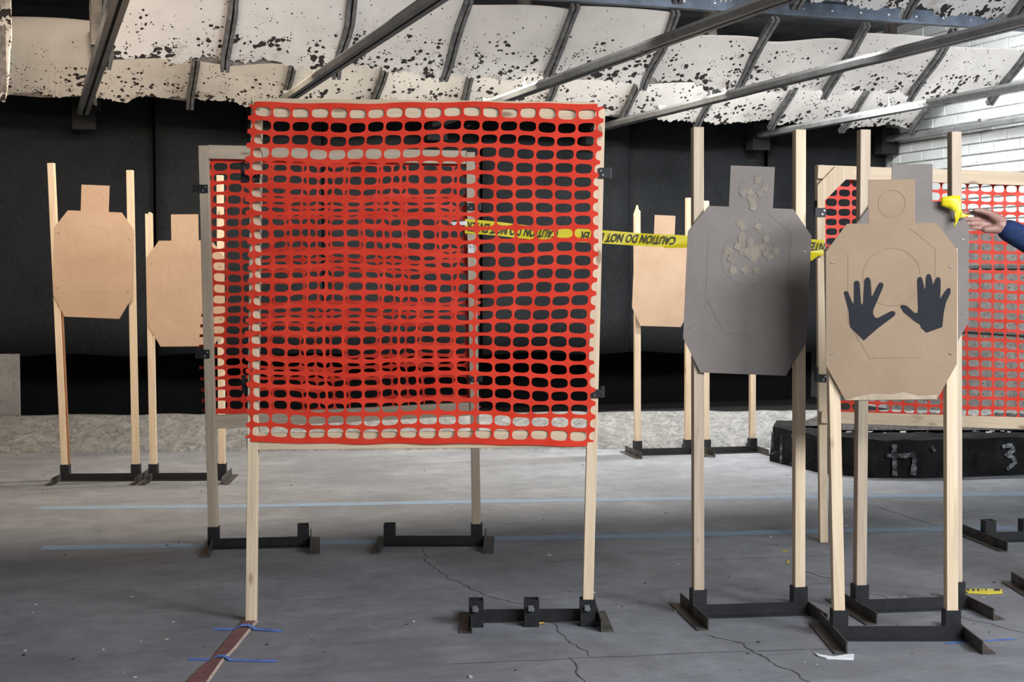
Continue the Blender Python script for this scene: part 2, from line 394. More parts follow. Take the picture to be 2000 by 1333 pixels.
# right wall: painted bricks, each its own piece
UW = 7.05
wr = bx('wall_right', (UW + 0.02, UW + 0.2, -5, 13, 0, 3.3), 'mortar', None, RM.copy())
tag(wr, 'white painted brick side wall in the back right corner', 'wall', kind='structure')
BH, BL = 0.086, 0.31
bme = None
row = 0; z = 1.52
while z < 3.2:
    v0 = 7.9 + (BL / 2 if row % 2 else 0)
    while v0 < 10.6:
        L = min(BL - 0.012, 10.65 - v0)
        if L > 0.05:
            mw = RM @ Matrix.Translation((UW + random.uniform(-0.002, 0.002), v0, z))
            if L > BL - 0.02:
                if bme is None:
                    o = bx('brick', (0, 0.05, 0, BL - 0.012, 0, BH - 0.011), 'white_brick', wr, mw, 0.004); bme = o.data
                else: o = link('brick', bme, wr, mw)
            else: o = bx('brick', (0, 0.05, 0, L, 0, BH - 0.011), 'white_brick', wr, mw, 0.004)
        v0 += BL
    z += BH; row += 1
# board added for the shaded, debris-mottled lower part of the brick wall; steel battens
dado = bx('shaded_mottled_board', (UW - 0.03, UW + 0.02, 4.5, 10.65, 0, 1.50), 'shaded_mottled_board', wr, RM.copy())
for zz in (1.22, 0.72):
    bx('batten', (UW - 0.05, UW - 0.03, 4.5, 10.6, zz, zz + 0.025), 'grid_steel', wr, RM.copy())

# back: bullet trap with hanging rubber curtain sheets
wb = bx('wall_back', (-1.6, 7.2, 12.0, 12.1, 0, 3.3), 'pit_shade_black', None, RM.copy())
tag(wb, 'bullet trap end wall, coloured black for shade in the void, hung with charcoal rubber curtain sheets', 'wall', kind='structure')
edges = [-1.62, -0.4, 0.86, 2.10, 3.36, 4.62, 5.87, 7.04]
for i in range(len(edges) - 1):
    u0, u1 = edges[i], edges[i + 1]
    zb0 = 0.60 - 0.014 * (u0 + 0.3); zb1 = 0.60 - 0.014 * (u1 + 0.3)
    off = (0.0, 0.03)[i % 2]; tilt = random.uniform(0.0, 0.02)
    nx, nz = 10, 8; vs, fs = [], []
    for j in range(nz + 1):
        for k in range(nx + 1):
            fu = k / nx; uu = u0 + (u1 - u0 - 0.012) * fu; zb = zb0 + (zb1 - zb0) * fu + 0.012 * math.sin(uu * 7)
            zz = zb + (3.0 - zb) * j / nz
            vv = 10.70 + off + tilt * fu + 0.015 * math.sin(uu * 3.1 + i) * (1 - j / nz)
            vs.append(UV(uu, vv, zz))
    for j in range(nz):
        for k in range(nx):
            a = j * (nx + 1) + k; fs.append((a, a + 1, a + nx + 2, a + nx + 1))
    o = mk('rubber_sheet', vs, fs, 'rubber_curtain', wb, None, True)
    s = o.modifiers.new('thick', 'SOLIDIFY'); s.thickness = 0.012
# pit floor and ramp
b0, b1 = PF(-150, 886.5), PF(2150, 871)
bd = (b1 - b0).normalized(); bn = Vector((-bd.y, bd.x, 0))
nseg = 60; prof = [(0, 0.0), (0.004, 0.012), (0.12, 0.075), (0.26, 0.145), (0.40, 0.205), (0.45, 0.21), (0.47, 0.0)]
vs, fs = [], []
for i in range(nseg + 1):
    p = b0.lerp(b1, i / nseg)
    for j, (dy, dz) in enumerate(prof):
        q = p + bn * dy + Vector((0, 0, dz))
        if 2 <= j <= 5: q += Vector((0, 0, noise.noise(q * 6.0) * 0.012))
        vs.append(q)
n = len(prof)
for i in range(nseg):
    for j in range(n - 1): fs.append((i * n + j, (i + 1) * n + j, (i + 1) * n + j + 1, i * n + j + 1))
ramp = mk('trim_1', vs, fs, 'ramp_concrete', None, None, True)
tag(ramp, 'mottled grey concrete ramp along the foot of the bullet trap', 'ramp', kind='structure')
pit = mk('rubber_bed', [b0 + bn * 0.475 + Vector((0, 0, 0.004)), b1 + bn * 0.475 + Vector((0, 0, 0.004)), UV(7.0, 12.0, 0.004), UV(-1.6, 12.0, 0.004)], [(0, 1, 2, 3)], 'pit_shade_black', floor)  # pit floor blackened as well, so the void stays in painted shade
# pale steel plate standing at the left end of the ramp
A = P(-60, 808, 9.85); pl = bx('steel_plate', (0, P(30, 808, 9.85).x - A.x, 0, 0.01, 0.0, 0.62), 'galvanised', None, Matrix.Translation((A.x, 9.95, 0.0)), 0.002)
tag(pl, 'grey steel plate below the curtain at the left edge', 'plate')

# ================================================================== CEILING BAFFLES
PH = R(37)
STRIP0, TW = 1.05, 0.645
def tile_mesh(length, jag, sag, seed, curve):
    rnd = random.Random(seed); nx, ny = 44, 7; w = TW - 0.03
    vs, fs = [], []
    ph = [rnd.uniform(0, 6.28) for _ in range(4)]
    for i in range(nx + 1):
        fx = i / nx; x = -w / 2 + w * fx
        b = jag * (0.5 + 0.35 * math.sin(fx * 5 + ph[0]) + 0.35 * math.sin(fx * 13 + ph[1])) + rnd.uniform(-1, 1) * min(jag, 0.05) * 0.4
        t = length - sag * (0.5 - 0.5 * math.cos(2 * math.pi * (fx * 0.7 + curve)))
        for j in range(ny + 1):
            fy = j / ny; y = b + (t - b) * fy
            zc = -0.018 * math.sin(math.pi * fx) * (0.4 + fy) + 0.02 * (1 - fy) ** 2 * math.sin(fx * 4 + ph[2])
            vs.append((x, y, zc))
    for i in range(nx):
        for j in range(ny):
            a = i * (ny + 1) + j; fs.append((a, a + ny + 1, a + ny + 2, a + 1))
    return vs, fs
def baffle(label, vb, zb, ks, lengths, jags, strip_len, channel=True, strip_low=0.03, sags=None, skip=()):
    root = empty('ceiling_baffle', UV(STRIP0 + TW * ks[0], vb, zb), ALPHA, label, 'baffle', 'ceiling baffles')
    # local frame of the slope: x along u, y up the slope (towards the camera and up), z facing the camera side and down
    def SM(u):
        x = Vector((CA, SA, 0)); y = -UV(0, 1) * math.cos(PH) + Vector((0, 0, math.sin(PH))); z = x.cross(y)
        M = Matrix((x, y, z)).transposed().to_4x4(); M.translation = UV(u, vb, zb); return M
    for i, k in enumerate(ks):
        u = STRIP0 + TW * (k + 0.5)
        if k not in skip:
            vs, fs = tile_mesh(lengths.get(k, 0.6), jags.get(k, 0.03), (sags or {}).get(k, 0.015), k * 31 + int(vb * 10), 0.15 + 0.1 * (k % 3))
            o = mk('ceiling_tile', vs, fs, 'ceiling_tile', root, SM(u), False)
            md = o.modifiers.new('thick', 'SOLIDIFY'); md.thickness = 0.016; md.offset = -1
            if jags.get(k, 0.03) > 0.045:
                vs, fs = tile_mesh(lengths.get(k, 0.6) * 0.5, 0.004, 0, k * 7 + 3, 0)
                mk('torn_backing', [(x, y - 0.006, zz - 0.021) for x, y, zz in vs], fs, 'tile_backing', root, SM(u), True)
        for uu in ([STRIP0 + TW * k] + ([STRIP0 + TW * (k + 1)] if i == len(ks) - 1 else [])):
            # support strip: two flanges with a dark slot between, bottom ends bent ragged
            low = strip_low * random.uniform(0.5, 1.6); L = strip_len; mb = MB()
            a = random.uniform(-0.012, 0.012)
            seg = 6
            for s0, s1 in ((-0.026, -0.005), (0.005, 0.026)):
                vv, ff = [], []
                for q in range(seg + 1):
                    y = -low + (L + low) * q / seg; bend = a * math.sin(q * 1.3) + random.uniform(-0.002, 0.002)
                    vv += [(s0 + bend, y, 0.024), (s1 + bend, y, 0.024), (s1 + bend, y, -0.010), (s0 + bend, y, -0.010)]
                for q in range(seg):
                    for e in range(4): ff.append((q * 4 + e, q * 4 + (e + 1) % 4, q * 4 + 4 + (e + 1) % 4, q * 4 + 4 + e))
                ff += [(0, 1, 2, 3), (seg * 4 + 3, seg * 4 + 2, seg * 4 + 1, seg * 4)]
                mb.add(vv, ff)
            o = mb.build('support_strip', 'grid_steel', root, SM(uu))
            sl = bx('slot', (-0.007, 0.007, -low * 0.8, L, -0.008, 0.012), 'slot_black', o, SM(uu))
    if channel:
        uL, uR = STRIP0 + TW * (ks[0] - 0.3), STRIP0 + TW * (ks[-1] + 1.3)
        vv = vb - 0.64 * math.cos(PH); zz = zb + 0.64 * math.sin(PH)
        mb = MB(); mb.box(uL, uR, vv + 0.02, vv + 0.026, zz, zz + 0.10); mb.box(uL, uR, vv - 0.03, vv + 0.02, zz, zz + 0.006); mb.box(uL, uR, vv - 0.03, vv + 0.02, zz + 0.094, zz + 0.10)
        ch = mb.build('top_channel', 'blue_steel', root, RM.copy())
        for q in range(int((uR - uL) / 0.2)):
            bx('rivet', (uL + 0.1 + q * 0.2, uL + 0.115 + q * 0.2, vv + 0.014, vv + 0.02, zz + 0.045, zz + 0.055), 'bright_steel', ch, RM.copy())
        bx('nailer_board', (uL, uR, vv - 0.11, vv - 0.05, zz + 0.11, zz + 0.2), 'tan_board', root, RM.copy())
    return root
KR1 = list(range(-2, 9))
baffle('shot-pitted white tile baffle hanging farthest back, against the rubber curtain', 10.08, 2.36, KR1,
       {-2: 0.70, -1: 0.62}, {k: j for k, j in zip(KR1, (0.05, 0.05, 0.03, 0.03, 0.03, 0.03, 0.06, 0.05, 0.03, 0.04, 0.03))}, 0.62, channel=False)
baffle('middle white tile baffle with sagging tiles and a blue-grey top channel', 8.22, 2.36, list(range(-2, 8)),
       {-1: 0.70, 0: 0.56, 1: 0.62, 2: 0.57, 3: 0.60, 4: 0.44, 5: 0.46, 6: 0.53, 7: 0.47},
       {-1: 0.08, 0: 0.05, 1: 0.035, 2: 0.035, 3: 0.03, 4: 0.05, 5: 0.03, 6: 0.035, 7: 0.03}, 0.62,
       sags={4: 0.03, 5: 0.06, 6: 0.02, 7: 0.03, 2: 0.02}, skip=(-2,))
baffle('nearest white tile baffle, only its ragged lower edge at the top right', 6.35, 2.53, list(range(2, 7)),
       {}, {2: 0.05, 3: 0.05, 4: 0.04, 5: 0.05, 6: 0.06}, 0.62)
# side baffle board at the left edge
A = P(20, 0, 8.3)
sb = prism('side_baffle', [(-0.25, 0.86), (-0.25, 0.25), (-0.12, 0.02), (-0.045, 0.0), (-0.02, 0.14), (-0.012, 0.30), (0.0, 0.34), (0.0, 0.86)], 0.02, 'ceiling_tile', None, Matrix.Translation((A.x, 8.3, P(8, 200, 8.3).z)))
tag(sb, 'narrow peeling white baffle board hanging at the top left edge', 'baffle')
bx('torn_backing', (-0.25, -0.028, -0.004, 0.0, 0.06, 0.44), 'tile_backing', sb, WM(sb))
bx('hanger_rod', (-0.2, -0.17, 0.005, 0.015, 0.86, 3.3 - P(8, 200, 8.3).z), 'grid_steel', sb, WM(sb))

# ================================================================== TARGET RAILS
ZR = 2.30
def rail(name_label, px, py, hx=None):
    n0 = PZ(px, py, ZR); u = n0.x * CA + n0.y * SA
    v0, v1 = 1.6, 10.52
    root = empty('target_rail', UV(u, v1, ZR), ALPHA, name_label, 'rail', 'overhead target rails')
    w, h, t = 0.036, 0.05, 0.004
    prof = [(-0.008, 0), (-w, 0), (-w - 0.008, h * 0.55), (-w * 0.6, h), (w * 0.6, h), (w + 0.008, h * 0.55), (w, 0), (0.008, 0), (0.008, t), (w - t, t), (w - t, h * 0.5), (w * 0.5, h - t), (-w * 0.5, h - t), (-w + t, h * 0.5), (-w + t, t), (-0.008, t)]
    cuts = [v0, 3.4, 5.25, 6.6, 8.0, 9.3, v1]
    for a, b in zip(cuts[:-1], cuts[1:]):
        k = len(prof)
        dz = random.uniform(-0.0015, 0.0015)
        vs = [UV(u + x, a + 0.003, ZR + zz + dz) for x, zz in prof] + [UV(u + x, b, ZR + zz + dz) for x, zz in prof]
        mk('rail_section', vs, [(i, (i + 1) % k, k + (i + 1) % k, k + i) for i in range(k)] + [tuple(range(k))[::-1], tuple(range(k, 2 * k))], 'galvanised', root)
    # black end bracket at the trap
    bx('end_bracket', (u - 0.075, u + 0.085, v1, v1 + 0.12, ZR - 0.1, ZR + 0.12), 'slot_black', root, RM.copy())
    bx('bracket_tab', (u + 0.085, u + 0.12, v1 + 0.02, v1 + 0.10, ZR + 0.04, ZR + 0.11), 'black_steel', root, RM.copy())
    if hx:
        p = PZ(hx[0], hx[1], ZR + h); vv = -p.x * SA + p.y * CA
        mb = MB(); s = 0.034
        for d in ((-s, s, -s, -s + 0.005), (-s, s, s - 0.005, s), (-s, -s + 0.005, -s, s), (s - 0.005, s, -s, s)):
            mb.box(u + d[0], u + d[1], vv + d[2], vv + d[3], ZR + 0.15, 3.3)
        hg = mb.build('hanger_tube', 'hanger_steel', root, RM.copy())
        mb = MB(); mb.cyl(UV(u, vv, ZR + h), 0.006, (0, 0, 1), 0.12, 8); mb.cyl(UV(u, vv, ZR + h), 0.014, (0, 0, 1), 0.03, 6)
        mb.build('hanger_bolt', 'bright_steel', hg)
    for vv in (9.25,):
        mb = MB(); mb.box(u - 0.03, u + 0.03, vv, vv + 0.04, ZR + h, ZR + h + 0.02); mb.build('splice_clip', 'bright_steel', root, RM.copy())
rail('steep galvanised target rail at the far left', 216, 60, (197, 125))
rail('galvanised overhead rail ending behind the top left of the front red barrier', 705, 103, (628, 150))
rail('galvanised overhead rail running above the right half of the front red barrier', 1300, 88, (1047, 172))
rail('galvanised overhead rail with a bright highlight right of the front barrier', 1640, 140, (1437, 190))
rail('galvanised overhead rail just above the grey target stand', 1830, 206, (1803, 212))
rail('lowest galvanised overhead rail in front of the white brick corner', 1900, 253, None)

# ================================================================== STAND BASES
def base(label, A, B, socks, group='steel stand bases', fwd=0.19, back=0.19, front=False, root=None, inward=False):
    a, b = PF(*A), PF(*B); d = b - a; w = d.length; rz = math.atan2(d.y, d.x); c = (a + b) / 2
    if root is None: root = empty('stand_base', c, rz, label, 'stand base', group)
    M = Matrix.Translation(c) @ Matrix.Rotation(rz, 4, 'Z')
    mb = MB(); h = 0.042
    if front: mb.box(-w / 2, w / 2, 0.0, 0.006, 0.006, h + 0.006)
    else:
        mb.box(-w / 2, w / 2, 0.0, 0.005, 0.0, h); mb.box(-w / 2, w / 2, -0.032, 0.0, 0.0, 0.005)
    mb.build('crossbar', 'black_steel', root, M)
    for s in (-1, 1):
        mb = MB(); x0 = s * w / 2
        mb.box(min(x0, x0 + s * 0.005), max(x0, x0 + s * 0.005), -fwd, back, 0, h)
        if inward and s > 0: mb.box(x0 - 0.03, x0, -fwd, -0.034, 0, 0.005)
        else: mb.box(min(x0 + s * 0.005, x0 + s * 0.042), max(x0 + s * 0.005, x0 + s * 0.042), -fwd, back, 0, 0.005)
        mb.build('foot', 'worn_steel', root, M)
    pts = []
    for sx in socks:
        # intersect the pixel column with the socket line (local y = ys)
        ys = -0.03 if front else 0.031
        ex = Vector((math.cos(rz), math.sin(rz))); ey = Vector((-ex.y, ex.x)); o2 = Vector((c.x, c.y)) + ey * ys
        k = (sx - 1000) / F / CP  # x/Y near the floor (small pitch correction below)
        Yg = o2.y; 
        for _ in range(4):
            r = ray(sx, 530 + F * CAMH / Yg); k = r.x / r.y
            t = (k * o2.y - o2.x) / (ex.x - k * ex.y); Yg = o2.y + t * ex.y
        lx = t; q = 0.025; tk = 0.004; mb = MB(); z1 = 0.092
        for dd in ((-q, q, -q, -q + tk), (-q, q, q - tk, q), (-q, -q + tk, -q + tk, q - tk), (q - tk, q, -q + tk, q - tk)):
            mb.box(lx + dd[0], lx + dd[1], ys + dd[2], ys + dd[3], 0.0, z1)
        so = mb.build('socket', 'black_steel', root, M)
        if front:
            mb = MB(); mb.cyl((lx, ys - q, 0.062), 0.005, (0, -1, 0), 0.018, 8); mb.cyl((lx, ys - q, 0.062), 0.009, (0, -1, 0), 0.006, 6)
            mb.box(lx - 0.012, lx + 0.004, ys - q - 0.016, ys - q - 0.013, 0.058, 0.078)
            mb.build('wing_bolt', 'bright_steel', so, M)
        w3 = M @ Vector((lx, ys, 0)); pts.append(w3)
    return root, pts
def stand(label, A, B, tops, socks, mats=('pine', 'pine'), w=0.037, splinter=(None, None), group='target stands', **kw):
    a, b = PF(*A), PF(*B); d = b - a; c = (a + b) / 2; rz = math.atan2(d.y, d.x)
    root = empty('target_stand', c, rz, label, 'target stand', group)
    _, pts = base(None, A, B, socks, root=root, **kw)
    side = Vector((math.cos(rz), math.sin(rz), 0)); posts = []
    for (tx, ty), p, mt, sp in zip(tops, pts, mats, splinter):
        T = P(tx, ty, p.y); bp = p + Vector((0, 0, 0.006))
        posts.append(stick('post', bp, T, w, w, mt, root, side, top=sp))
    return root, pts, posts

s1, p1, q1 = stand('tall pine post target stand farthest left, holding the higher of two cardboard targets', (120, 940), (277, 939), [(100, 319), (254, 333)], [128.5, 266], inward=True)
st = bx('bark_edge', (0.0185, 0.026, -0.01, 0.0185, 0.05, 1.3), 'bark', q1[0], WM(q1[0]))
s2, p2, q2 = stand('pine post target stand partly behind the second red barrier', (298, 939), (442, 938), [(291, 418), (430, 343)], [300.5, 434], splinter=([(0, 0), (0.2, 0.0), (0.35, -0.01), (0.6, 0.01), (1, 0.0)], None))
s3, p3, q3 = stand('small distant pine target stand behind the yellow caution tape', (1238, 890), (1349, 887), [(1244, 410), (1345, 387)], [1245, 1343], splinter=([(0, -0.03), (0.3, 0.0), (0.55, 0.03), (0.7, 0.0), (1, -0.01)], None))
s4, p4, q4 = stand('distant pine target stand mostly hidden behind the grey target', (1377, 887), (1478, 884), [(1378, 393), (1470, 396)], [1379, 1469])
s5, p5, q5 = stand('tall pine target stand holding the grey-brown target', (1357, 1206), (1578, 1199), [(1362, 249), (1561, 254)], [1363, 1559.5], mats=('pine_grey', 'pine'))
s6, p6, q6 = stand('tall weathered pine target stand behind the hand-painted target', (1672, 1196), (1890, 1188), [(1687, 254), (1864, 258)], [1678.5, 1866], mats=('pine_grey', 'pine_grey'))
s7, p7, q7 = stand('nearest pine target stand, holding the hand-painted target', (1629, 1249), (1881, 1249), [(1622, 486), (1856, 486)], [1638, 1857])

# ================================================================== CARDBOARD TARGETS
W2, HT = 0.223, 0.75
OUT = [(-0.155, 0), (0.155, 0), (W2, 0.122), (W2, 0.508), (0.152, 0.602), (0.079, 0.602), (0.079, 0.75), (-0.079, 0.75), (-0.079, 0.602), (-0.152, 0.602), (-W2, 0.508), (-W2, 0.122)]
def target(label, top, bot, Y, mat, yaw=0.0, groove=None, wscale=1.0, warp=0.004):
    T, Bm = P(top[0], top[1], Y), P(bot[0], bot[1], Y)
    s = (T - Bm).length / HT
    M = axis_mat(Bm, T, Vector((math.cos(yaw), math.sin(yaw), 0))) @ Matrix.Diagonal((s * wscale, 1, s, 1))
    V, FA = [], []
    def yw(x, z): return warp * (math.sin(x * 9 + len(label)) * math.sin(z * 6 + len(label) * 0.7))
    def half(z):
        if z < 0.122: return 0.155 + (W2 - 0.155) * z / 0.122
        if z <= 0.508: return W2
        return W2 + (0.152 - W2) * (z - 0.508) / (0.602 - 0.508)
    def patch(zs, hw, nx):
        for side in (-0.002, 0.002):
            b = len(V)
            for zc in zs:
                w_ = hw(zc)
                for k in range(nx + 1):
                    x = -w_ + 2 * w_ * k / nx; V.append((x, yw(x, zc) + side, zc))
            for r_ in range(len(zs) - 1):
                for k in range(nx):
                    a = b + r_ * (nx + 1) + k; q = (a, a + 1, a + nx + 2, a + nx + 1); FA.append(q if side < 0 else q[::-1])
        n1 = (nx + 1) * len(zs); b0_ = len(V) - 2 * n1; b1_ = len(V) - n1
        rim = list(range(nx + 1)) + [r_ * (nx + 1) + nx for r_ in range(1, len(zs))] + list(range((len(zs) - 1) * (nx + 1) + nx - 1, (len(zs) - 1) * (nx + 1) - 1, -1)) + [r_ * (nx + 1) for r_ in range(len(zs) - 2, 0, -1)]
        for a, c in zip(rim, rim[1:] + rim[:1]): FA.append((b0_ + c, b0_ + a, b1_ + a, b1_ + c))
    patch([0, 0.04, 0.08, 0.122] + [0.122 + 0.386 * k / 8 for k in range(1, 9)] + [0.54, 0.57, 0.602], half, 10)
    patch([0.6021, 0.64, 0.68, 0.715, 0.75], lambda z: 0.079, 4)
    me = bpy.data.meshes.new('cardboard_target'); me.from_pydata(V, [], FA); me.materials.append(MATS[mat])
    o = link('cardboard_target', me, None, Matrix.Translation((0, -0.0035, 0)) @ M)
    tag(o, label, 'target')
    if groove:
        def line(pts, name='score_line', w=0.0022):
            v, f = [], []
            for i in range(len(pts)):
                a = Vector(pts[max(i - 1, 0)]); b = Vector(pts[min(i + 1, len(pts) - 1)]); d = (b - a).normalized(); n = Vector((-d.y, d.x)) * w / 2; c = Vector(pts[i])
                for sgn in (1, -1):
                    x, z = c.x + n.x * sgn, c.y + n.y * sgn
                    yy = warp * (math.sin(x * 9 + len(label)) * math.sin(z * 6 + len(label) * 0.7))
                    v.append((x, yy - 0.0026, z))
            f = [(2 * i, 2 * i + 1, 2 * i + 3, 2 * i + 2) for i in range(len(pts) - 1)]
            mk(name, v, f, groove, o, WM(o))
        def dense(a, b, k=8): return [(a[0] + (b[0] - a[0]) * i / k, a[1] + (b[1] - a[1]) * i / k) for i in range(k + 1)]
        line([(0.098 * math.cos(t * math.pi / 20), 0.42 + 0.098 * math.sin(t * math.pi / 20)) for t in range(41)])
        line([(0.046 * math.cos(t * math.pi / 14), 0.668 + 0.046 * math.sin(t * math.pi / 14)) for t in range(29)])
        oct_ = [(-0.148, 0.50), (-0.148, 0.27), (-0.075, 0.145), (0.10, 0.145)]
        for a, b in zip(oct_[:-1], oct_[1:]): line(dense(a, b))
        line(dense((0.06, 0.585), (0.148, 0.515))); line(dense((0.148, 0.515), (0.148, 0.28)))
    for sx, sz in ((-0.2, 0.47), (0.2, 0.45), (-0.2, 0.16), (0.2, 0.155)):
        yy = warp * (math.sin(sx * 9 + len(label)) * math.sin(sz * 6 + len(label) * 0.7))
        bx('staple', (sx - 0.006, sx + 0.006, yy - 0.0045, yy - 0.002, sz, sz + 0.0022), 'bright_steel', o, WM(o) @ Matrix.Translation((sx, 0, sz)) @ Matrix.Rotation(R(random.uniform(-25, 25)), 4, 'Y') @ Matrix.Translation((-sx, 0, -sz)))
    return o
HP = 0.0185 + 0.006
target('tan cardboard target at far left, the higher of the left pair', (187, 362), (180, 621), p1[0].y - HP, 'cardboard_pale', 0.0, 'cardboard_groove_pale', 1.0)
target('tan cardboard target at left, cut off by the second barrier post', (361, 419), (366, 677), p2[0].y - HP, 'cardboard_pale', 0.0, 'cardboard_groove_pale', 0.98)
t3 = target('small distant tan cardboard target crossed by caution tape', (1299, 421), (1290, 638), p3[0].y - HP - 0.02, 'cardboard_pale', math.atan2(p3[1].y - p3[0].y, p3[1].x - p3[0].x), None, 0.92, 0.002)
t5 = target('grey-brown cardboard target patched with pasters, left of the hand-painted target', (1470, 325), (1451, 731), min(p5[0].y, p5[1].y) - HP, 'cardboard_grey', 0.0, 'cardboard_groove_grey', 1.0)
t6 = target('grey-brown cardboard target half hidden behind the hand-painted target', (1781, 321), (1779, 690), min(p6[0].y, p6[1].y) - HP, 'cardboard_grey', 0.0, None, 1.02)
t7 = target('tan cardboard target painted with two black hand prints', (1741, 351), (1740, 782), p7[0].y - HP, 'cardboard', 0.0, 'cardboard_groove', 1.0, 0.0)
mk('torn_edge', [(-0.153, -0.003, 0.002), (0.153, -0.003, 0.002), (0.155, -0.0034, 0.018), (0.09, -0.0034, 0.014), (0.04, -0.0034, 0.028), (0.0, -0.0034, 0.02), (-0.06, -0.0034, 0.024), (-0.12, -0.0034, 0.014)], [tuple(range(8))], 'corrugate', t7, WM(t7) @ Matrix.Translation((0, -0.002, 0)))
# pasters (square stickers) on the grey target
rp = random.Random(5)
def pasters(o, spots, r=0.0115):
    for (x, z) in spots:
        a = rp.uniform(-0.6, 0.6); L = 'grey-brown cardboard target patched with pasters, left of the hand-painted target'
        yy = 0.004 * (math.sin(x * 9 + len(L)) * math.sin(z * 6 + len(L) * 0.7)) - 0.0029 - rp.uniform(0, 0.0012)
        mk('paster', [(x + r * 1.4 * math.cos(a + q * math.pi / 2), yy, z + r * 1.4 * math.sin(a + q * math.pi / 2)) for q in range(4)], [(0, 1, 2, 3)], 'paster', o, WM(o))
pasters(t5, [(-0.05 + rp.gauss(0.045, 0.05), 0.455 + rp.gauss(0, 0.035)) for _ in range(30)] + [(0.06, 0.49), (0.075, 0.43), (-0.055, 0.375)])
pasters(t5, [(0.02, 0.70), (-0.03, 0.655), (-0.005, 0.655), (0.012, 0.648), (0.03, 0.655), (0.045, 0.672), (0.0, 0.635), (0.005, 0.618), (0.008, 0.603)])
# hand stencils (flat spray paint), outline taken in the target's own plane
ZS = 4.1656
HL = [(283, 800), (295, 787), (312, 788), (323, 803), (330, 825), (360, 895), (366, 870), (366, 720), (375, 705), (392, 702), (408, 710), (413, 730), (424, 885), (432, 900), (440, 885), (450, 700), (462, 680), (478, 674), (495, 684), (502, 710), (511, 838), (558, 740), (575, 718), (595, 717), (607, 735), (600, 762), (545, 890), (523, 940), (521, 970), (540, 1005), (565, 1003), (665, 951), (690, 949), (705, 965), (695, 990), (560, 1090), (447, 1190), (335, 1080), (328, 1030), (325, 960), (300, 860)]
HR = [(742, 915), (752, 900), (775, 900), (800, 910), (860, 965), (885, 962), (888, 920), (885, 850), (880, 700), (888, 677), (905, 670), (920, 680), (928, 710), (943, 778), (948, 755), (950, 680), (960, 652), (978, 645), (992, 660), (1003, 700), (1010, 738), (1028, 692), (1045, 671), (1065, 680), (1072, 700), (1068, 850), (1108, 785), (1135, 759), (1152, 770), (1152, 800), (1115, 880), (1097, 960), (1085, 1080), (955, 1126), (912, 1085), (905, 1060), (855, 1030), (820, 1000), (770, 960)]
Minv = WM(t7).inverted()
for poly in (HL, HR):
    pts = [Minv @ P(1580 + x / ZS, 380 + y / ZS, p7[0].y - HP - 0.006) for x, y in poly]
    me = bpy.data.meshes.new('hand_print'); me.from_pydata([(q.x, -0.0030, q.z) for q in pts], [], [tuple(t) for t in tessellate_polygon([[Vector((q.x, q.z, 0)) for q in pts]])]); me.materials.append(MATS['spray_paint'])
    o = link('hand_print', me, t7, WM(t7)); o['label'] = 'black spray-painted hand print'

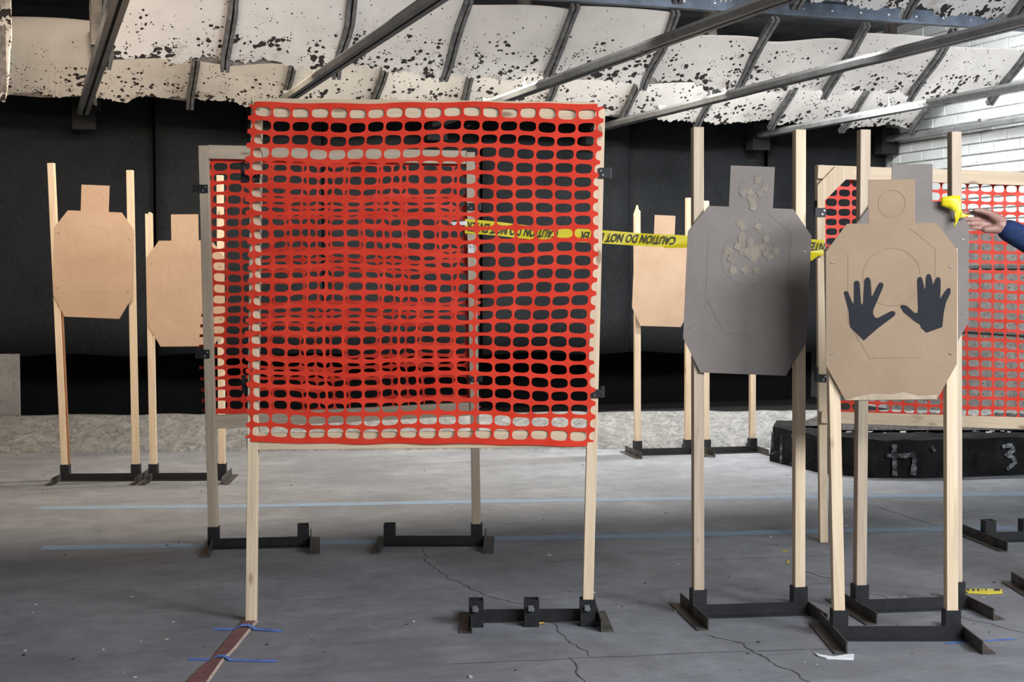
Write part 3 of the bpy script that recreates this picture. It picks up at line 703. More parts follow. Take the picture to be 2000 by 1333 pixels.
# ================================================================== BARRIER FRAMES
def mesh_sheet(name, parent, corners, cols, rows, cutL, cutR, Yoff, wob, ax, ay, seed, border=(0.25, 0.3)):
    """plastic barrier netting; corners TL,TR,BL,BR as world points of the whole-cell grid"""
    TL, TR, BL, BR = corners; rnd = random.Random(seed); ph = [rnd.uniform(0, 6.28) for _ in range(8)]
    nrm = (TR - TL).cross(BL - TL).normalized()
    if nrm.y > 0: nrm = -nrm
    rowj = [(rnd.uniform(-1, 1), rnd.uniform(-1, 1)) for _ in range(rows + 2)]
    def mp(gx, gy):
        fx, fy = gx / cols, gy / rows
        dx = wob * (0.10 * math.sin(gy * 0.55 + ph[0]) + 0.05 * math.sin(gx * 0.9 + gy * 0.3 + ph[1]))
        dy = wob * (0.14 * math.sin(gx * 0.5 + ph[2]) * math.sin(gy * 0.33 + ph[3]) + 0.05 * math.sin(gx * 1.7 + ph[4] + gy))
        fx2, fy2 = (gx + dx) / cols, (gy + dy) / rows
        p = TL.lerp(TR, fx2).lerp(BL.lerp(BR, fx2), fy2)
        dn = 0.004 * math.sin(gx * 0.8 + ph[5] + gy * 0.45) + 0.003 * math.sin(gy * 1.9 + ph[6] + gx * 0.4)
        return p + nrm * (Yoff + abs(dn) * wob)
    V, FA, key = [], [], {}
    def vid(gx, gy, k=None):
        kk = k or (round(gx, 4), round(gy, 4))
        if kk not in key: key[kk] = len(V); V.append(mp(gx, gy))
        return key[kk]
    N = 24
    ang = [math.atan2(*reversed(q)) for q in []]
    for r in range(rows):
        for c in range(-1 if cutL else 0, cols + (1 if cutR else 0)):
            cx, cy = c + 0.5, r + 0.5
            a = ax * rnd.uniform(0.96, 1.03); b = ay * rnd.uniform(0.94, 1.05)
            out, inn = [], []
            for i in range(N):
                t = 2 * math.pi * i / N; co, si = math.cos(t), math.sin(t)
                # square perimeter parametrisation that contains the corners
                q = i / N * 8; s8 = (q + 1) % 8; sidei = int(s8 // 2); ff = (s8 % 2) - 1
                ox, oy = ((1, ff), (-ff, 1), (-1, -ff), (ff, -1))[sidei]
                out.append((cx + 0.5 * ox, cy + 0.5 * oy))
                inn.append((cx + a * math.copysign(abs(co) ** 0.66, co), cy + b * math.copysign(abs(si) ** 0.70, si)))
            for i in range(N):
                j = (i + 1) % N
                if c == -1 and (out[i][0] < cx - 0.01 + (0.5 - cutL) - 0.0 or out[j][0] < cx - 0.01 + (0.5 - cutL)): 
                    if min(inn[i][0], inn[j][0], out[i][0], out[j][0]) < cx + 0.5 - cutL - 0.05: continue
                if c == cols and max(inn[i][0], inn[j][0], out[i][0], out[j][0]) > cx - 0.5 + cutR + 0.05: continue
                FA.append((vid(*out[i]), vid(*out[j]), vid(*inn[j], k=('i', c, r, j)), vid(*inn[i], k=('i', c, r, i))))
    # top and bottom border bands
    for g0, g1 in ((-border[0], 0), (rows, rows + border[1])):
        if g1 - g0 <= 0: continue
        st = 1 / 3.0; n = int(round(cols / st))
        for i in range(n):
            x0, x1 = i * st, (i + 1) * st
            if g0 < 0: FA.append((vid(x0, g0), vid(x1, g0), vid(x1, 0), vid(x0, 0)))
            else: FA.append((vid(x0, rows), vid(x1, rows), vid(x1, g1), vid(x0, g1)))
    o = mk(name, V, FA, 'snow_fence', parent, None, True)
    md = o.modifiers.new('thick', 'SOLIDIFY'); md.thickness = 0.0009; md.offset = 0
    es = o.modifiers.new('split', 'EDGE_SPLIT'); es.split_angle = R(40)
    return o
def bracket(parent, px, py, Y, w=26, h=22, knuckle=-1, pin=0, tilt=0):
    """black gate-hinge leaf screwed to the post face; knuckle -1 left / +1 right"""
    p = P(px, py, Y); s = Y / F
    M = Matrix.Translation(p) @ Matrix.Rotation(R(tilt), 4, 'Y')
    mb = MB(); W, H = w * s, h * s
    mb.box(-W / 2, W / 2, -0.004, 0, -H / 2, H / 2)
    o = mb.build('hinge_bracket', 'black_steel', parent, M)
    kb = MB(); kx = knuckle * W / 2; kb.cyl((kx, 0.004, -H / 2), 0.008, (0, 0, 1), H + pin * s, 10); kb.build('knuckle', 'black_steel', o, M)
    for sx, sz in ((0.18, -0.22), (0.38, 0.2)):
        sc = MB(); sc.cyl((-knuckle * W * sx * 0.9, -0.004, sz * H), 0.0038, (0, -1, 0), 0.002, 8); sc.build('screw', 'bright_steel', o, M)
    return o

# ---- front barrier
YF = 4.875
fr = empty('barrier_frame', PF(820, 1213), 0, 'front red mesh barrier on pine posts, largest and nearest', 'barrier', 'red mesh barriers')
b4, p4b = base('steel base with three bolted sockets under the front barrier right post', (922, 1219), (1167, 1217), [930, 1038, 1147], front=True, fwd=0.13, back=0.15)
YR = p4b[2].y
la, lb = PF(491, 1213), P(502, 199, YF)
stick('post', la, lb, 0.0355, 0.036, 'pine', fr)
stick('post', p4b[2] + Vector((0, 0, 0.006)), P(1171, 213, YR), 0.0355, 0.036, 'pine', fr)
def hbeam(par, L, Rr, Y0, Y1, hpx, t, mat, name='crosspiece'):
    A, B = P(*L, Y0), P(*Rr, Y1); h = hpx * (Y0 + Y1) / 2 / F
    return stick(name, A, B, h, t, mat, par, Vector((0, 0, 1)))
hbeam(fr, (494, 211), (1163, 219), YF - 0.030, YR - 0.030, 37, 0.022, 'pine')
hbeam(fr, (483, 863), (1144, 857), YF - 0.030, YR - 0.030, 33, 0.022, 'pine')
ym0, ym1 = YF - 0.044, YR - 0.044
mesh_sheet('barrier_mesh', fr, (P(495, 207, ym0), P(1163, 208, ym1), P(491, 857, ym0), P(1145, 863, ym1)), 18, 25, 0.3, 0.35, 0.0, 0.8, 0.445, 0.368, 3)
bracket(fr, 491, 346, YF - 0.022, 33, 22, -1, 18)
bracket(fr, 487, 762, YF - 0.022, 22, 14, -1, 22)
bracket(fr, 1181, 338, YR - 0.022, 22, 20, 1)
bracket(fr, 1165, 769, YR - 0.022, 24, 16, 1, 6)
rs = random.Random(2)
for sx, sy in [(505, 212), (690, 200), (880, 222), (915, 246), (980, 231), (1048, 231), (1124, 236), (596, 856), (668, 857), (745, 857), (925, 833), (1002, 832), (493, 566), (492, 646), (494, 722), (1163, 394), (1163, 604), (1158, 660), (1156, 712)]:
    q = P(sx, sy, YF - 0.049); M = Matrix.Translation(q) @ Matrix.Rotation(R(rs.uniform(-40, 40)) + (R(90) if sx in (493, 492, 494, 1163, 1158, 1156) else 0), 4, 'Y')
    bx('staple', (-0.006, 0.006, -0.0015, 0.002, -0.0012, 0.0012), 'bright_steel', fr, M)

# ---- second barrier
b5, p5b = base('steel stand base with one empty socket at the second barrier left post', (416, 1072), (606, 1067), [418, 592.5])
b6, p6b = base('steel stand base at the second barrier right post', (750, 1066), (946, 1066), [761.5, 931])
fr2 = empty('barrier_frame', (p5b[0] + p6b[1]) / 2, 0, 'second red mesh barrier seen through the front one', 'barrier', 'red mesh barriers')
Y2a, Y2b = p5b[0].y, p6b[1].y
stick('post', p5b[0] + Vector((0, 0, 0.006)), P(398, 285, Y2a), 0.040, 0.038, 'pine_grey', fr2)
stick('post', p6b[1] + Vector((0, 0, 0.006)), P(919, 298, Y2b), 0.038, 0.038, 'pine_grey', fr2)
hbeam(fr2, (407, 297), (911, 308), Y2a, Y2b, 26, 0.03, 'pine_grey')
hbeam(fr2, (411, 825), (917, 799), Y2a, Y2b, 26, 0.03, 'pine_grey')
y0, y1 = Y2a + 0.022, Y2b + 0.022
mesh_sheet('barrier_mesh', fr2, (P(413, 317, y0), P(910, 323, y1), P(413, 804, y0), P(913, 797, y1)), 17, 23, 0.7, 0.9, 0.0, 1.0, 0.44, 0.362, 8)
bracket(fr2, 393, 369, Y2a - 0.022, 26, 16, -1)
bracket(fr2, 397, 692, Y2a - 0.022, 25, 17, -1, 2)
bracket(fr2, 924, 404, Y2b - 0.022, 26, 14, 1)
bracket(fr2, 927, 739, Y2b - 0.022, 24, 14, 1)
q = P(920, 485, Y2b - 0.024)
note = mk('paper_tag', [q + Vector(d) for d in ((-0.012, 0, 0.018), (0.008, 0, 0.02), (0.014, -0.003, 0.006), (0.014, -0.002, -0.022), (-0.013, 0, -0.02))], [(0, 1, 2, 3, 4)], 'white_plastic', fr2)
mk('fold', [q + Vector(d) for d in ((-0.008, -0.001, 0.014), (0.012, -0.006, 0.004), (0.0, -0.004, 0.0))], [(0, 1, 2)], 'litter_pale', note)

# ---- right barrier
b7, p7b = base('steel stand base at the right edge below the right barrier', (1922, 1059), (2105, 1054), [1930, 2003, 2092], fwd=0.22, back=0.22)
Y3 = 6.32; Y3b = p7b[2].y
p30 = PF(1608, 1059)
fr3 = empty('barrier_frame', PF(1850, 1058), 0, 'right red mesh barrier with a plywood corner gusset', 'barrier', 'red mesh barriers')
stick('post', p30, P(1601, 323, p30.y), 0.036, 0.036, 'pine', fr3)
stick('post', p7b[2] + Vector((0, 0, 0.006)), P(2088, 330, Y3b), 0.036, 0.036, 'pine', fr3)
Y3 = p30.y
hbeam(fr3, (1596, 336), (2096, 353), Y3 - 0.03, Y3b - 0.03, 26, 0.022, 'pine')
hbeam(fr3, (1603, 815), (2096, 830), Y3 - 0.03, Y3b - 0.03, 23, 0.022, 'pine')
y0, y1 = Y3 + 0.021, Y3b + 0.021
mesh_sheet('barrier_mesh', fr3, (P(1612, 347, y0), P(2087, 364, y1), P(1612, 803, y0), P(2087, 822, y1)), 19, 24, 0.6, 0.6, 0.0, 0.4, 0.435, 0.368, 11)
gp = [P(x, y, Y3 - 0.053) for x, y in ((1597, 406), (1597, 362), (1632, 325), (1676, 327))]
n4 = [q + Vector((0, 0.012, 0)) for q in gp]
mk('corner_gusset', gp + n4, [(0, 3, 2, 1), (4, 5, 6, 7), (0, 1, 5, 4), (1, 2, 6, 5), (2, 3, 7, 6), (3, 0, 4, 7)], 'pine', fr3)
bracket(fr3, 1603, 415, Y3 - 0.022, 20, 17, -1, 14)
bracket(fr3, 1605, 739, Y3 - 0.022, 20, 15, -1, 14)
for yy in (808, 818):
    q0 = P(1797, yy, Y3 - 0.0412); w = 0.014; h = 0.009
    mb = MB()
    for d in ((-w, w, 0, 0.0008), (-w, w, h, h + 0.0008), (-w, -w + 0.0008, 0, h), (w - 0.0008, w, 0, h)): mb.box(q0.x + d[0], q0.x + d[1], q0.y - 0.0016, q0.y - 0.001, q0.z + d[2] - 0.004, q0.z + d[3] - 0.004)
    for k in range(4): mb.box(q0.x - w * 0.7 + k * 0.005, q0.x - w * 0.7 + k * 0.005 + 0.0012, q0.y - 0.0016, q0.y - 0.001, q0.z - 0.002, q0.z + 0.003)
    mb.build('grade_stamp', 'stamp_ink', fr3)
base('steel stand base corner at the lower right edge', (2012, 1160), (2190, 1160), [2022, 2180], fwd=0.10, back=0.19)

# ================================================================== CAUTION TAPE
def interp(tab, x):
    if x <= tab[0][0]: return tab[0][1:]
    for a, b in zip(tab[:-1], tab[1:]):
        if x <= b[0]:
            t = (x - a[0]) / (b[0] - a[0]); return [p + (q - p) * t for p, q in zip(a[1:], b[1:])]
    return tab[-1][1:]
YT0, YT1 = Y2b - 0.026, Y3 - 0.024
TAB = [(908, 442, 14, YT0), (1000, 451, 13.5, YT0 + 0.02), (1175, 464, 13, YT0 + 0.04), (1250, 467, 12.5, YT0 + 0.05), (1320, 471, 12, YT0 + 0.05), (1352, 473, 11, YT0 + 0.05), (1570, 480, 12, YT1 - 0.02), (1614, 484, 14, YT1 - 0.02)]
tape = None
xs = list(range(908, 1615, 6)) ; vs, fs = [], []
for i, x in enumerate(xs):
    yc, hh, Y = interp(TAB, x)
    for t in (-1, -0.33, 0.33, 1):
        e = 1.2 * math.sin(x * 0.031) * (1 if abs(t) == 1 else 0)
        vs.append(P(x, yc + t * hh + e, Y + 0.004 * math.sin(x * 0.06 + t * 1.4)))
for i in range(len(xs) - 1):
    for t in range(3): a = i * 4 + t; fs.append((a, a + 4, a + 5, a + 1))
tape = mk('caution_tape', vs, fs, 'tape_yellow', None, None, True)
tag(tape, 'yellow caution tape strung upside down between the second and right barriers', 'tape')
# crumpled tail and fold
mk('tape_fold', [P(1574, 492, YT1 - 0.03), P(1614, 487, YT1 - 0.03), P(1616, 497, YT1 - 0.035), P(1598, 500, YT1 - 0.05), P(1585, 510, YT1 - 0.045), P(1577, 507, YT1 - 0.03)], [(0, 1, 2, 3), (0, 3, 4, 5)], 'tape_yellow', tape)
mk('tape_fold', [P(1292, 482, YT0 + 0.04), P(1330, 476, YT0 + 0.035), P(1352, 479, YT0 + 0.04), P(1352, 484, YT0 + 0.045), P(1300, 485, YT0 + 0.042)], [(0, 1, 2, 3, 4)], 'tape_yellow', tape)
mk('tape_tail', [P(880, 434, YT0 - 0.004), P(912, 432, YT0 - 0.004), P(912, 440, YT0 - 0.004), P(884, 440, YT0 - 0.004)], [(0, 1, 2, 3)], 'white_plastic', tape)
def lettering(txt, parent, mapper, mat, name='lettering'):
    cu = bpy.data.curves.new('txt', 'FONT'); cu.body = txt; cu.size = 1.0; cu.offset = 0.022; cu.resolution_u = 3; cu.space_character = 1.04
    to = bpy.data.objects.new('txt', cu); COL.objects.link(to)
    dg = bpy.context.evaluated_depsgraph_get(); me = bpy.data.meshes.new_from_object(to.evaluated_get(dg))
    bpy.data.objects.remove(to); bpy.data.curves.remove(cu)
    xs = [v.co.x for v in me.vertices]; x0, x1 = min(xs), max(xs); y1 = max(v.co.y for v in me.vertices)
    for v in me.vertices: v.co = mapper((v.co.x - x0) / (x1 - x0), v.co.y / y1)
    me.materials.clear(); me.materials.append(MATS[mat])
    return link(name, me, parent)
def tape_map(xstart, width, lean=-0.012):
    def f(tx, ty):
        x = xstart - tx * width - ty * 5.0 + 2
        yc, hh, Y = interp(TAB, x)
        return P(x, yc + hh * (-0.64 + 1.30 * ty), Y - 0.0065)
    return f
lettering('CAUTION DO NOT ENTER', tape, tape_map(1320, 186), 'tape_black')
lettering('CAUTION DO NOT ENTER', tape, tape_map(1090, 178), 'tape_black')
lettering('ENTER', tape, tape_map(1618, 42), 'tape_black')

# tape end held at the weathered stand's post
def poly_bent(name, pts, Y, mat, bend=0.012, t=None):
    bm = bmesh.new(); f = bm.faces.new([bm.verts.new(P(x, y, Y)) for x, y in pts]); bmesh.ops.triangulate(bm, faces=[f])
    bmesh.ops.subdivide_edges(bm, edges=bm.edges[:], cuts=2, use_grid_fill=True)
    for v in bm.verts: v.co.y += bend * math.sin(v.co.x * 40 + v.co.z * 22)
    me = bpy.data.meshes.new(name); bm.to_mesh(me); bm.free(); me.materials.append(MATS[mat])
    for p in me.polygons: p.use_smooth = True
    o = link(name, me); md = o.modifiers.new('thick', 'SOLIDIFY'); md.thickness = 0.0006
    return o
YP = min(p6[0].y, p6[1].y) - 0.052
def zz(pts): return [(1840 + x / 6.664, 320 + y / 6.664) for x, y in pts]
ty = poly_bent('caution_tape_end', zz([(-12, 437), (100, 420), (228, 414), (236, 480), (236, 580), (262, 650), (372, 676), (300, 692), (235, 705), (214, 710), (190, 765), (162, 830), (148, 820), (178, 740), (186, 662), (150, 612), (80, 582), (-14, 548)]), YP, 'tape_yellow', 0.008)
tag(ty, 'loose yellow caution tape end pinched between the fingers at the post', 'tape')

# ================================================================== BLACK RUBBER BLOCK
foot = [(1503, 901), (1530, 908), (1600, 924), (1690, 934), (1800, 935), (1900, 932), (2010, 928), (2140, 920)]
fp = [PF(*q) for q in foot]; back = [PF(2140, 890), PF(1900, 888), PF(1700, 889), PF(1560, 888), PF(1515, 889)]
ring = fp + back; HB = 0.222
bm = bmesh.new()
lo = [bm.verts.new(q) for q in ring]
cen = sum((q for q in ring), Vector()) / len(ring)
hi = [bm.verts.new(q + Vector((0, 0, HB)) + (cen - q).normalized() * 0.012) for q in ring]
n = len(ring)
for i in range(n): bm.faces.new((lo[i], lo[(i + 1) % n], hi[(i + 1) % n], hi[i]))
ft = bm.faces.new(hi); bmesh.ops.triangulate(bm, faces=[ft])
bmesh.ops.subdivide_edges(bm, edges=bm.edges[:], cuts=5, use_grid_fill=True)
for v in bm.verts:
    if v.co.z > 0.004: v.co += Vector((noise.noise(v.co * 7), noise.noise(v.co * 7 + Vector((5, 5, 5))), noise.noise(v.co * 9 + Vector((9, 1, 4))))) * 0.014
me = bpy.data.meshes.new('rubber_block'); bm.to_mesh(me); bm.free(); me.materials.append(MATS['burnt_rubber'])
blk = link('rubber_block', me); tag(blk, 'low charred black rubber block with white paint marks at right', 'block')
# crumb heap on the block
bm = bmesh.new(); nx, ny = 60, 14; g = []
for i in range(nx + 1):
    rowv = []
    for j in range(ny + 1):
        px = 1560 + 560 * i / nx; a = PF(px, 916 if px > 1640 else 906); b = PF(px, 891); q = a.lerp(b, j / ny)
        e = min(1, i / 8, (nx - i) / 4) * math.sin(math.pi * j / ny)
        q.z = HB + 0.014 + e * (0.055 + 0.05 * noise.noise(q * 4) + 0.035 * noise.noise(q * 14) + 0.02 * noise.noise(q * 40))
        rowv.append(bm.verts.new(q))
    g.append(rowv)
for i in range(nx):
    for j in range(ny): bm.faces.new((g[i][j], g[i + 1][j], g[i + 1][j + 1], g[i][j + 1]))
me = bpy.data.meshes.new('crumb_heap'); bm.to_mesh(me); bm.free(); me.materials.append(MATS['rubber_crumb'])
cr = link('crumb_heap', me); tag(cr, 'heap of dark rubber crumb on top of the black block', 'rubble', kind='stuff')
rw = random.Random(21); mb = MB()
for _ in range(70):
    px = rw.uniform(1600, 2000); q = PF(px, rw.uniform(905, 918)); s = rw.uniform(0.003, 0.009); q.z = HB + rw.uniform(-0.002, 0.006)
    mb.box(q.x - s * 1.8, q.x + s * 1.8, q.y - s, q.y + s, q.z, q.z + s)
tag(mb.build('rubber_chips', 'litter_pale'), 'pale chips strewn along the top edge of the black block', 'rubble', kind='stuff')
def face_mark(strokes, w, dn=0.02):
    """chalk paint strokes on the block front, in pixels"""
    for st in strokes:
        vs, fs = [], []
        L = []
        for a, b in zip(st[:-1], st[1:]):
            for k in range(5): L.append((a[0] + (b[0] - a[0]) * k / 5, a[1] + (b[1] - a[1]) * k / 5))
        L.append(st[-1])
        for i, (x, y) in enumerate(L):
            a = L[max(i - 1, 0)]; b = L[min(i + 1, len(L) - 1)]; d = Vector((b[0] - a[0], b[1] - a[1])).normalized(); nn = Vector((-d.y, d.x)) * w / 2 * rw.uniform(0.75, 1.2)
            # depth of the block front under this pixel column
            fx = interp([(q[0], q[1]) for q in foot], x)[0]; Y = PF(x, fx).y - dn
            vs += [P(x + nn.x, y + nn.y, Y), P(x - nn.x, y - nn.y, Y)]
        fs = [(2 * i, 2 * i + 1, 2 * i + 3, 2 * i + 2) for i in range(len(L) - 1)]
        mk('paint_mark', vs, fs, 'chalk_paint', blk)
face_mark([[(1747, 868), (1747, 892), (1748, 930)], [(1731, 890), (1765, 891), (1783, 888), (1787, 900), (1783, 929)]], 10)
face_mark([[(1958, 873), (1975, 870), (1980, 880), (1964, 889), (1978, 893), (1984, 904), (1966, 917)]], 8)
face_mark([[(1820, 872), (1826, 882)], [(1509, 845), (1508, 880)], [(1526, 850), (1525, 905)], [(1505, 888), (1517, 882)], [(1546, 850), (1556, 856)], [(1547, 905), (1548, 913)]], 5)

# ================================================================== SMALL THINGS ON THE FLOOR
def flat_thing(name, pts, mat, z0, th, label, cat):
    q = [PF(*p) for p in pts]; n = len(q)
    vs = [p + Vector((0, 0, z0)) for p in q] + [p + Vector((0, 0, z0 + th)) for p in q]
    fs = [tuple(range(n)), tuple(range(2 * n - 1, n - 1, -1))] + [(i, n + i, n + (i + 1) % n, (i + 1) % n) for i in range(n)]
    return tag(mk(name, vs, fs, mat), label, cat)
strip = flat_thing('floor_strip', [(475, 1213), (501, 1213), (497, 1219), (455, 1268), (430, 1293), (402, 1333), (372, 1375), (335, 1375), (366, 1333), (392, 1306), (412, 1291), (435, 1262), (470, 1220)], 'maroon_strip', 0.0, 0.005, 'flat maroon strip taped to the floor below the front barrier left post', 'strip')
e0 = [(500, 1214.5), (456, 1269), (431, 1294), (403, 1335), (373, 1377)]
ev = []
for (x, y) in e0: ev += [PF(x, y) + Vector((0, 0, 0.0055)), PF(x + 4.5, y + 0.5) + Vector((0, 0, 0.001))]
mk('frayed_edge', ev, [(2 * i, 2 * i + 1, 2 * i + 3, 2 * i + 2) for i in range(len(e0) - 1)], 'strip_edge', strip)
def tape_strip(pts, lifts, w, label):
    vs = []
    for (x, y), l in zip(pts, lifts):
        q = PF(x, y); vs += [q + Vector((0, w / 2, l)), q + Vector((0, -w / 2, l))]
    o = mk('painter_tape_strip', vs, [(2 * i, 2 * i + 1, 2 * i + 3, 2 * i + 2) for i in range(len(pts) - 1)], 'painter_tape')
    md = o.modifiers.new('thick', 'SOLIDIFY'); md.thickness = 0.0006; md.offset = 1
    tag(o, label, 'tape', 'blue tape strips')
tape_strip([(417, 1230), (455, 1231), (470, 1228), (485, 1227), (498, 1231), (552, 1234)], [0.001, 0.0012, 0.010, 0.010, 0.003, 0.001], 0.03, 'blue painter tape strip across the maroon strip, nearer the barrier post')
tape_strip([(368, 1289), (410, 1290), (425, 1287), (438, 1287), (450, 1291), (540, 1293)], [0.001, 0.0012, 0.008, 0.008, 0.002, 0.001], 0.026, 'blue painter tape strip across the maroon strip, nearer the camera')
floor_strip('blue_mark', [(1848, 1258), (1885, 1254)], 0.02, 'painter_tape', 0.0009)
floor_strip('blue_mark', [(1925, 1253), (1982, 1249)], 0.018, 'painter_tape', 0.0009)
sc = flat_thing('tape_scrap', [(1885, 1156), (1900, 1152), (1940, 1153), (1957, 1154), (1958, 1160), (1930, 1162), (1890, 1160)], 'tape_yellow', 0.001, 0.003, 'yellow and black caution tape scrap lying on the floor at right', 'tape')
for a, b in ((1888, 1893), (1898, 1904), (1908, 1913), (1917, 1919), (1924, 1927), (1941, 1953)):
    q = [PF(a, 1153), PF(b, 1153), PF(b, 1157), PF(a + 1, 1157)]
    mk('black_print', [p + Vector((0, 0, 0.0046)) for p in q], [(0, 1, 2, 3)], 'tape_black', sc)
pts = [(1590, 1277), (1600, 1282), (1630, 1286), (1650, 1282), (1668, 1281), (1667, 1291), (1640, 1290), (1615, 1289), (1598, 1284)]
flat_thing('plastic_scrap', pts, 'white_plastic', 0.001, 0.004, 'curled white plastic scrap in front of the nearest target stand', 'scrap')
q = PF(1052, 1219.5); mb = MB(); mb.cyl(q + Vector((0, -0.01, 0.005)), 0.0048, (1, 0.1, 0), 0.019, 12)
tag(mb.build('cartridge_case', 'brass'), 'small brass cartridge case beside the middle socket of the front base', 'casing')
for pp, lab in (([(1527, 1078), (1538, 1077), (1538, 1080)], 'tiny yellow tape shred between the grey stand posts, the farther one'), ([(1536, 1100), (1541, 1095), (1542, 1099), (1539, 1102)], 'tiny yellow tape shred between the grey stand posts, the nearer one')):
    flat_thing('tape_shred', pp, 'tape_yellow', 0.001, 0.002, lab, 'tape')
rl = random.Random(33)
for mat, n, nm, lab in (('litter_dark', 90, 'dark_grit', 'dark grit specks scattered over the concrete floor'), ('litter_pale', 70, 'pale_grit', 'pale paper and plaster flecks scattered over the floor')):
    mb = MB()
    for _ in range(n):
        q = PF(rl.uniform(0, 2000), 890 + 440 * rl.random() ** 1.3); s = rl.uniform(0.001, 0.0034) * (1.6 if rl.random() < 0.12 else 1); a = rl.uniform(0, 3)
        vs = [(q.x + (x * math.cos(a) - y * math.sin(a)) * s, q.y + (x * math.sin(a) + y * math.cos(a)) * s, zq) for zq in (0.0005, 0.0005 + s * 0.8) for x, y in ((-1.8, -1), (1.8, -0.7), (1.4, 1), (-1.2, 0.8))]
        mb.add(vs, BF)
    tag(mb.build(nm, mat), lab, 'litter', kind='stuff')

# ================================================================== PERSON (arm reaches in from the right)
def capsules(name, caps, voxel, mat, parent=None, smooth_it=4):
    """union of tapered capsules remeshed into one continuous surface"""
    bm = bmesh.new()
    for A, B, ra, rb, *fl in caps:
        A = Vector(A); B = Vector(B); d = (B - A); L = d.length
        z = d.normalized() if L > 1e-6 else Vector((0, 0, 1)); x = z.orthogonal().normalized(); y = z.cross(x)
        if fl:  # flattening direction and factor
            fd, ff = Vector(fl[0]).normalized(), fl[1]
        rings = []; n = 14
        prof = [(-ra * math.sin(t * math.pi / 2 / 4), ra * math.cos(t * math.pi / 2 / 4)) for t in range(3, -1, -1)] + [(L + rb * math.sin(t * math.pi / 2 / 4), rb * math.cos(t * math.pi / 2 / 4)) for t in range(0, 4)]
        for h, r in prof:
            rg = []
            for i in range(n):
                o = (x * math.cos(2 * math.pi * i / n) + y * math.sin(2 * math.pi * i / n)) * r
                if fl: o -= fd * o.dot(fd) * (1 - ff)
                rg.append(bm.verts.new(A + z * h + o))
            rings.append(rg)
        for a, b in zip(rings[:-1], rings[1:]):
            for i in range(n): bm.faces.new((a[i], a[(i + 1) % n], b[(i + 1) % n], b[i]))
        bm.faces.new(rings[0][::-1]); bm.faces.new(rings[-1])
    me = bpy.data.meshes.new(name); bm.to_mesh(me); bm.free(); me.materials.append(MATS[mat])
    o = link(name, me, None)
    md = o.modifiers.new('rm', 'REMESH'); md.mode = 'VOXEL'; md.voxel_size = voxel; md.use_smooth_shade = True
    sm = o.modifiers.new('sm', 'SMOOTH'); sm.factor = 0.5; sm.iterations = smooth_it
    dg = bpy.context.evaluated_depsgraph_get(); me2 = bpy.data.meshes.new_from_object(o.evaluated_get(dg))
    o.modifiers.clear(); o.data = me2; bpy.data.meshes.remove(me); me2.name = name
    if parent is not None: o.parent = parent
    return o
YH = 5.0
def h(x, y, d=0.0): return P(1840 + x / 6.664, 320 + y / 6.664, YH + d)
wrist = h(800, 835, 0.01); fore0 = h(905, 905, 0.015)
elbow = Vector((1.975, 5.06, 1.235)); shoulder = Vector((2.19, 5.17, 1.44))
YC = (0, 1, 0)
hand = []
for mcp, pip, tip, r in ((h(480, 655, 0.004), h(385, 640, -0.008), h(270, 640, -0.012), 0.0074), (h(478, 722, 0.0), h(375, 722, -0.014), h(252, 725, -0.012), 0.0075),
                         (h(482, 785, 0.0), h(390, 783, -0.010), h(290, 782, -0.008), 0.0071), (h(500, 842, 0.004), h(425, 842, -0.004), h(345, 840, -0.002), 0.0064)):
    hand += [(mcp, pip, r * 1.08, r), (pip, tip, r * 0.98, r * 0.86)]
    hand.append((h(730, 770 + (mcp.z - h(480, 740).z) * -900, 0.020), mcp + Vector((0, 0.006, 0)), 0.012, r * 1.1))
hand += [(h(760, 740, 0.004), h(600, 640, -0.020), 0.019, 0.0125), (h(600, 640, -0.020), h(495, 612, -0.030), 0.0115, 0.0095), (h(495, 612, -0.030), h(425, 606, -0.032), 0.009, 0.0075),
         (h(740, 850, 0.004), h(560, 860, -0.002), 0.017, 0.012), (h(720, 800, 0.024), h(560, 770, 0.026), 0.018, 0.016), (h(740, 790, 0.008), wrist, 0.024, 0.026), (wrist, fore0, 0.026, 0.028)]
tor = Vector((2.34, 5.0, 0))
def tp(x, y, z): return tor + Vector((x, y, z))
hd = tp(-0.05, 0.0, 1.66)
bodyc = hand + [(fore0, elbow, 0.028, 0.040), (elbow, shoulder, 0.040, 0.052)]
lsh = tp(-0.02, -0.19, 1.43); lel = tp(0.03, -0.23, 1.14); lwr = tp(-0.08, -0.22, 0.90)
bodyc += [(shoulder, tp(-0.02, 0.10, 1.44), 0.06, 0.075), (lsh, tp(-0.02, -0.10, 1.44), 0.06, 0.075), (lsh, lel, 0.05, 0.04), (lel, lwr, 0.038, 0.027),
          (lwr, lwr + Vector((-0.03, 0.0, -0.09)), 0.026, 0.030, YC, 0.6), (lwr + Vector((-0.03, 0.0, -0.09)), lwr + Vector((-0.035, 0.0, -0.18)), 0.026, 0.012, YC, 0.55), (lwr + Vector((-0.02, 0.01, -0.05)), lwr + Vector((-0.07, 0.015, -0.12)), 0.013, 0.008),
          (tp(-0.02, 0.11, 1.36), tp(0, 0.09, 0.98), 0.10, 0.10), (tp(-0.02, -0.11, 1.36), tp(0, -0.09, 0.98), 0.10, 0.10), (tp(-0.02, 0, 1.38), tp(0, 0, 0.98), 0.115, 0.115),
          (tp(-0.01, 0, 1.42), tp(-0.04, 0, 1.58), 0.06, 0.055), (hd + Vector((0.02, 0, 0.03)), hd + Vector((-0.03, 0, -0.07)), 0.092, 0.060), (hd + Vector((-0.075, 0, -0.01)), hd + Vector((-0.098, 0, -0.035)), 0.014, 0.013),
          (hd + Vector((0.01, 0.085, -0.02)), hd + Vector((0.015, 0.09, 0.01)), 0.018, 0.02), (hd + Vector((0.01, -0.085, -0.02)), hd + Vector((0.015, -0.09, 0.01)), 0.018, 0.02)]
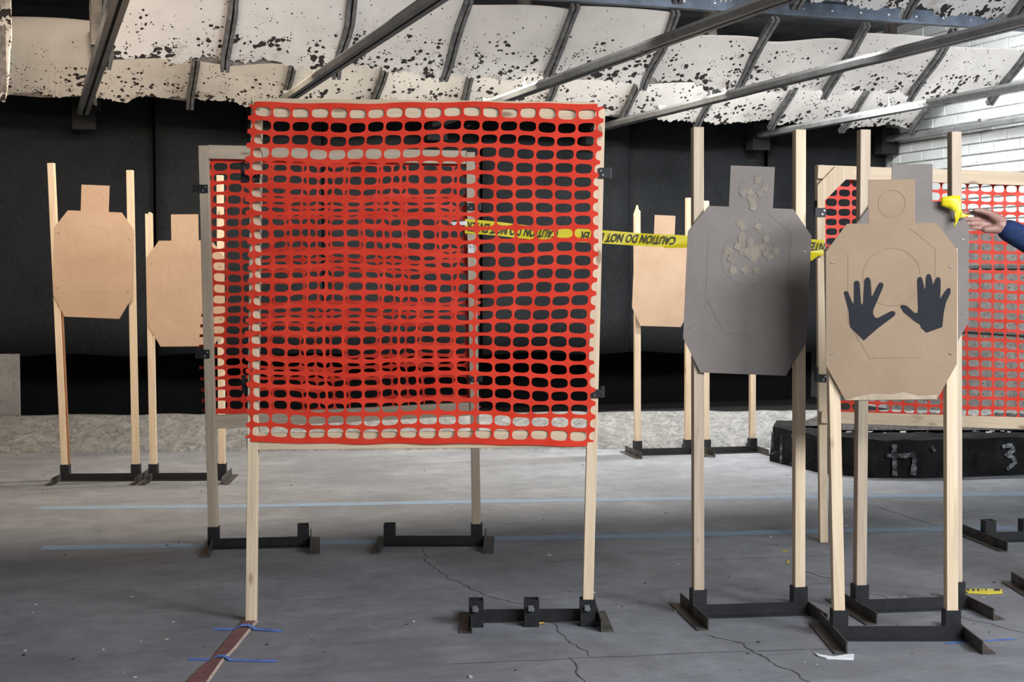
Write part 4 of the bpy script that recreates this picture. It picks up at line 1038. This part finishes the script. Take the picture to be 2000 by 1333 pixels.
for s in (-1, 1):
    bodyc += [(tp(0, s * 0.09, 0.95), tp(-0.02, s * 0.09, 0.50), 0.088, 0.058), (tp(-0.02, s * 0.09, 0.50), tp(0.02, s * 0.09, 0.09), 0.054, 0.038), (tp(0.03, s * 0.09, 0.045), tp(-0.14, s * 0.10, 0.035), 0.036, 0.030)]
person = capsules('person', bodyc, 0.0036, 'skin', None, 2)
tag(person, 'person in a blue fleece reaching a hand in from the right edge', 'person')
cuff = h(865, 870, 0.012)
jk = capsules('fleece_jacket', [(cuff, elbow, 0.040, 0.056), (elbow, shoulder, 0.058, 0.072), (shoulder, tp(-0.02, 0.09, 1.43), 0.075, 0.09), (lsh, tp(-0.02, -0.09, 1.43), 0.075, 0.09), (lsh, lel, 0.068, 0.055), (lel, lwr, 0.054, 0.040),
      (tp(-0.02, 0.11, 1.36), tp(0, 0.095, 0.92), 0.122, 0.125), (tp(-0.02, -0.11, 1.36), tp(0, -0.095, 0.92), 0.122, 0.125), (tp(-0.02, 0, 1.38), tp(0, 0, 0.92), 0.138, 0.135), (tp(-0.01, 0, 1.42), tp(-0.025, 0, 1.50), 0.075, 0.07)], 0.008, 'blue_fleece', person)
capsules('trousers', [c for s in (-1, 1) for c in ((tp(0, s * 0.09, 0.93), tp(-0.02, s * 0.09, 0.50), 0.106, 0.075), (tp(-0.02, s * 0.09, 0.50), tp(0.02, s * 0.09, 0.10), 0.072, 0.060))], 0.01, 'dark_trousers', person)
for s in (-1, 1):
    capsules('shoe', [(tp(0.05, s * 0.095, 0.05), tp(-0.15, s * 0.105, 0.042), 0.047, 0.042), (tp(0.03, s * 0.09, 0.06), tp(0.02, s * 0.09, 0.11), 0.05, 0.05)], 0.008, 'shoe_black', person)
    mb = MB(); e = hd + Vector((-0.082, s * 0.032, 0.005)); mb.cyl(e, 0.011, (-1, s * 0.25, 0), 0.006, 12); mb.build('eye', 'eye_white', person)
    mb = MB(); mb.cyl(e + Vector((-0.006, s * 0.0015, 0)), 0.005, (-1, s * 0.25, 0), 0.002, 10); mb.build('iris', 'shoe_black', person)
capsules('hair', [(hd + Vector((0.035, 0, 0.055)), hd + Vector((0.045, 0, -0.01)), 0.092, 0.088), (hd + Vector((-0.01, 0, 0.07)), hd + Vector((0.03, 0, 0.07)), 0.075, 0.085)], 0.008, 'grey_hair', person)
mb = MB(); e = hd + Vector((-0.086, 0, -0.075)); mb.box(e.x - 0.004, e.x + 0.004, -0.022 + e.y, 0.022 + e.y, e.z - 0.004, e.z + 0.004); mb.build('mouth', 'maroon_strip', person)
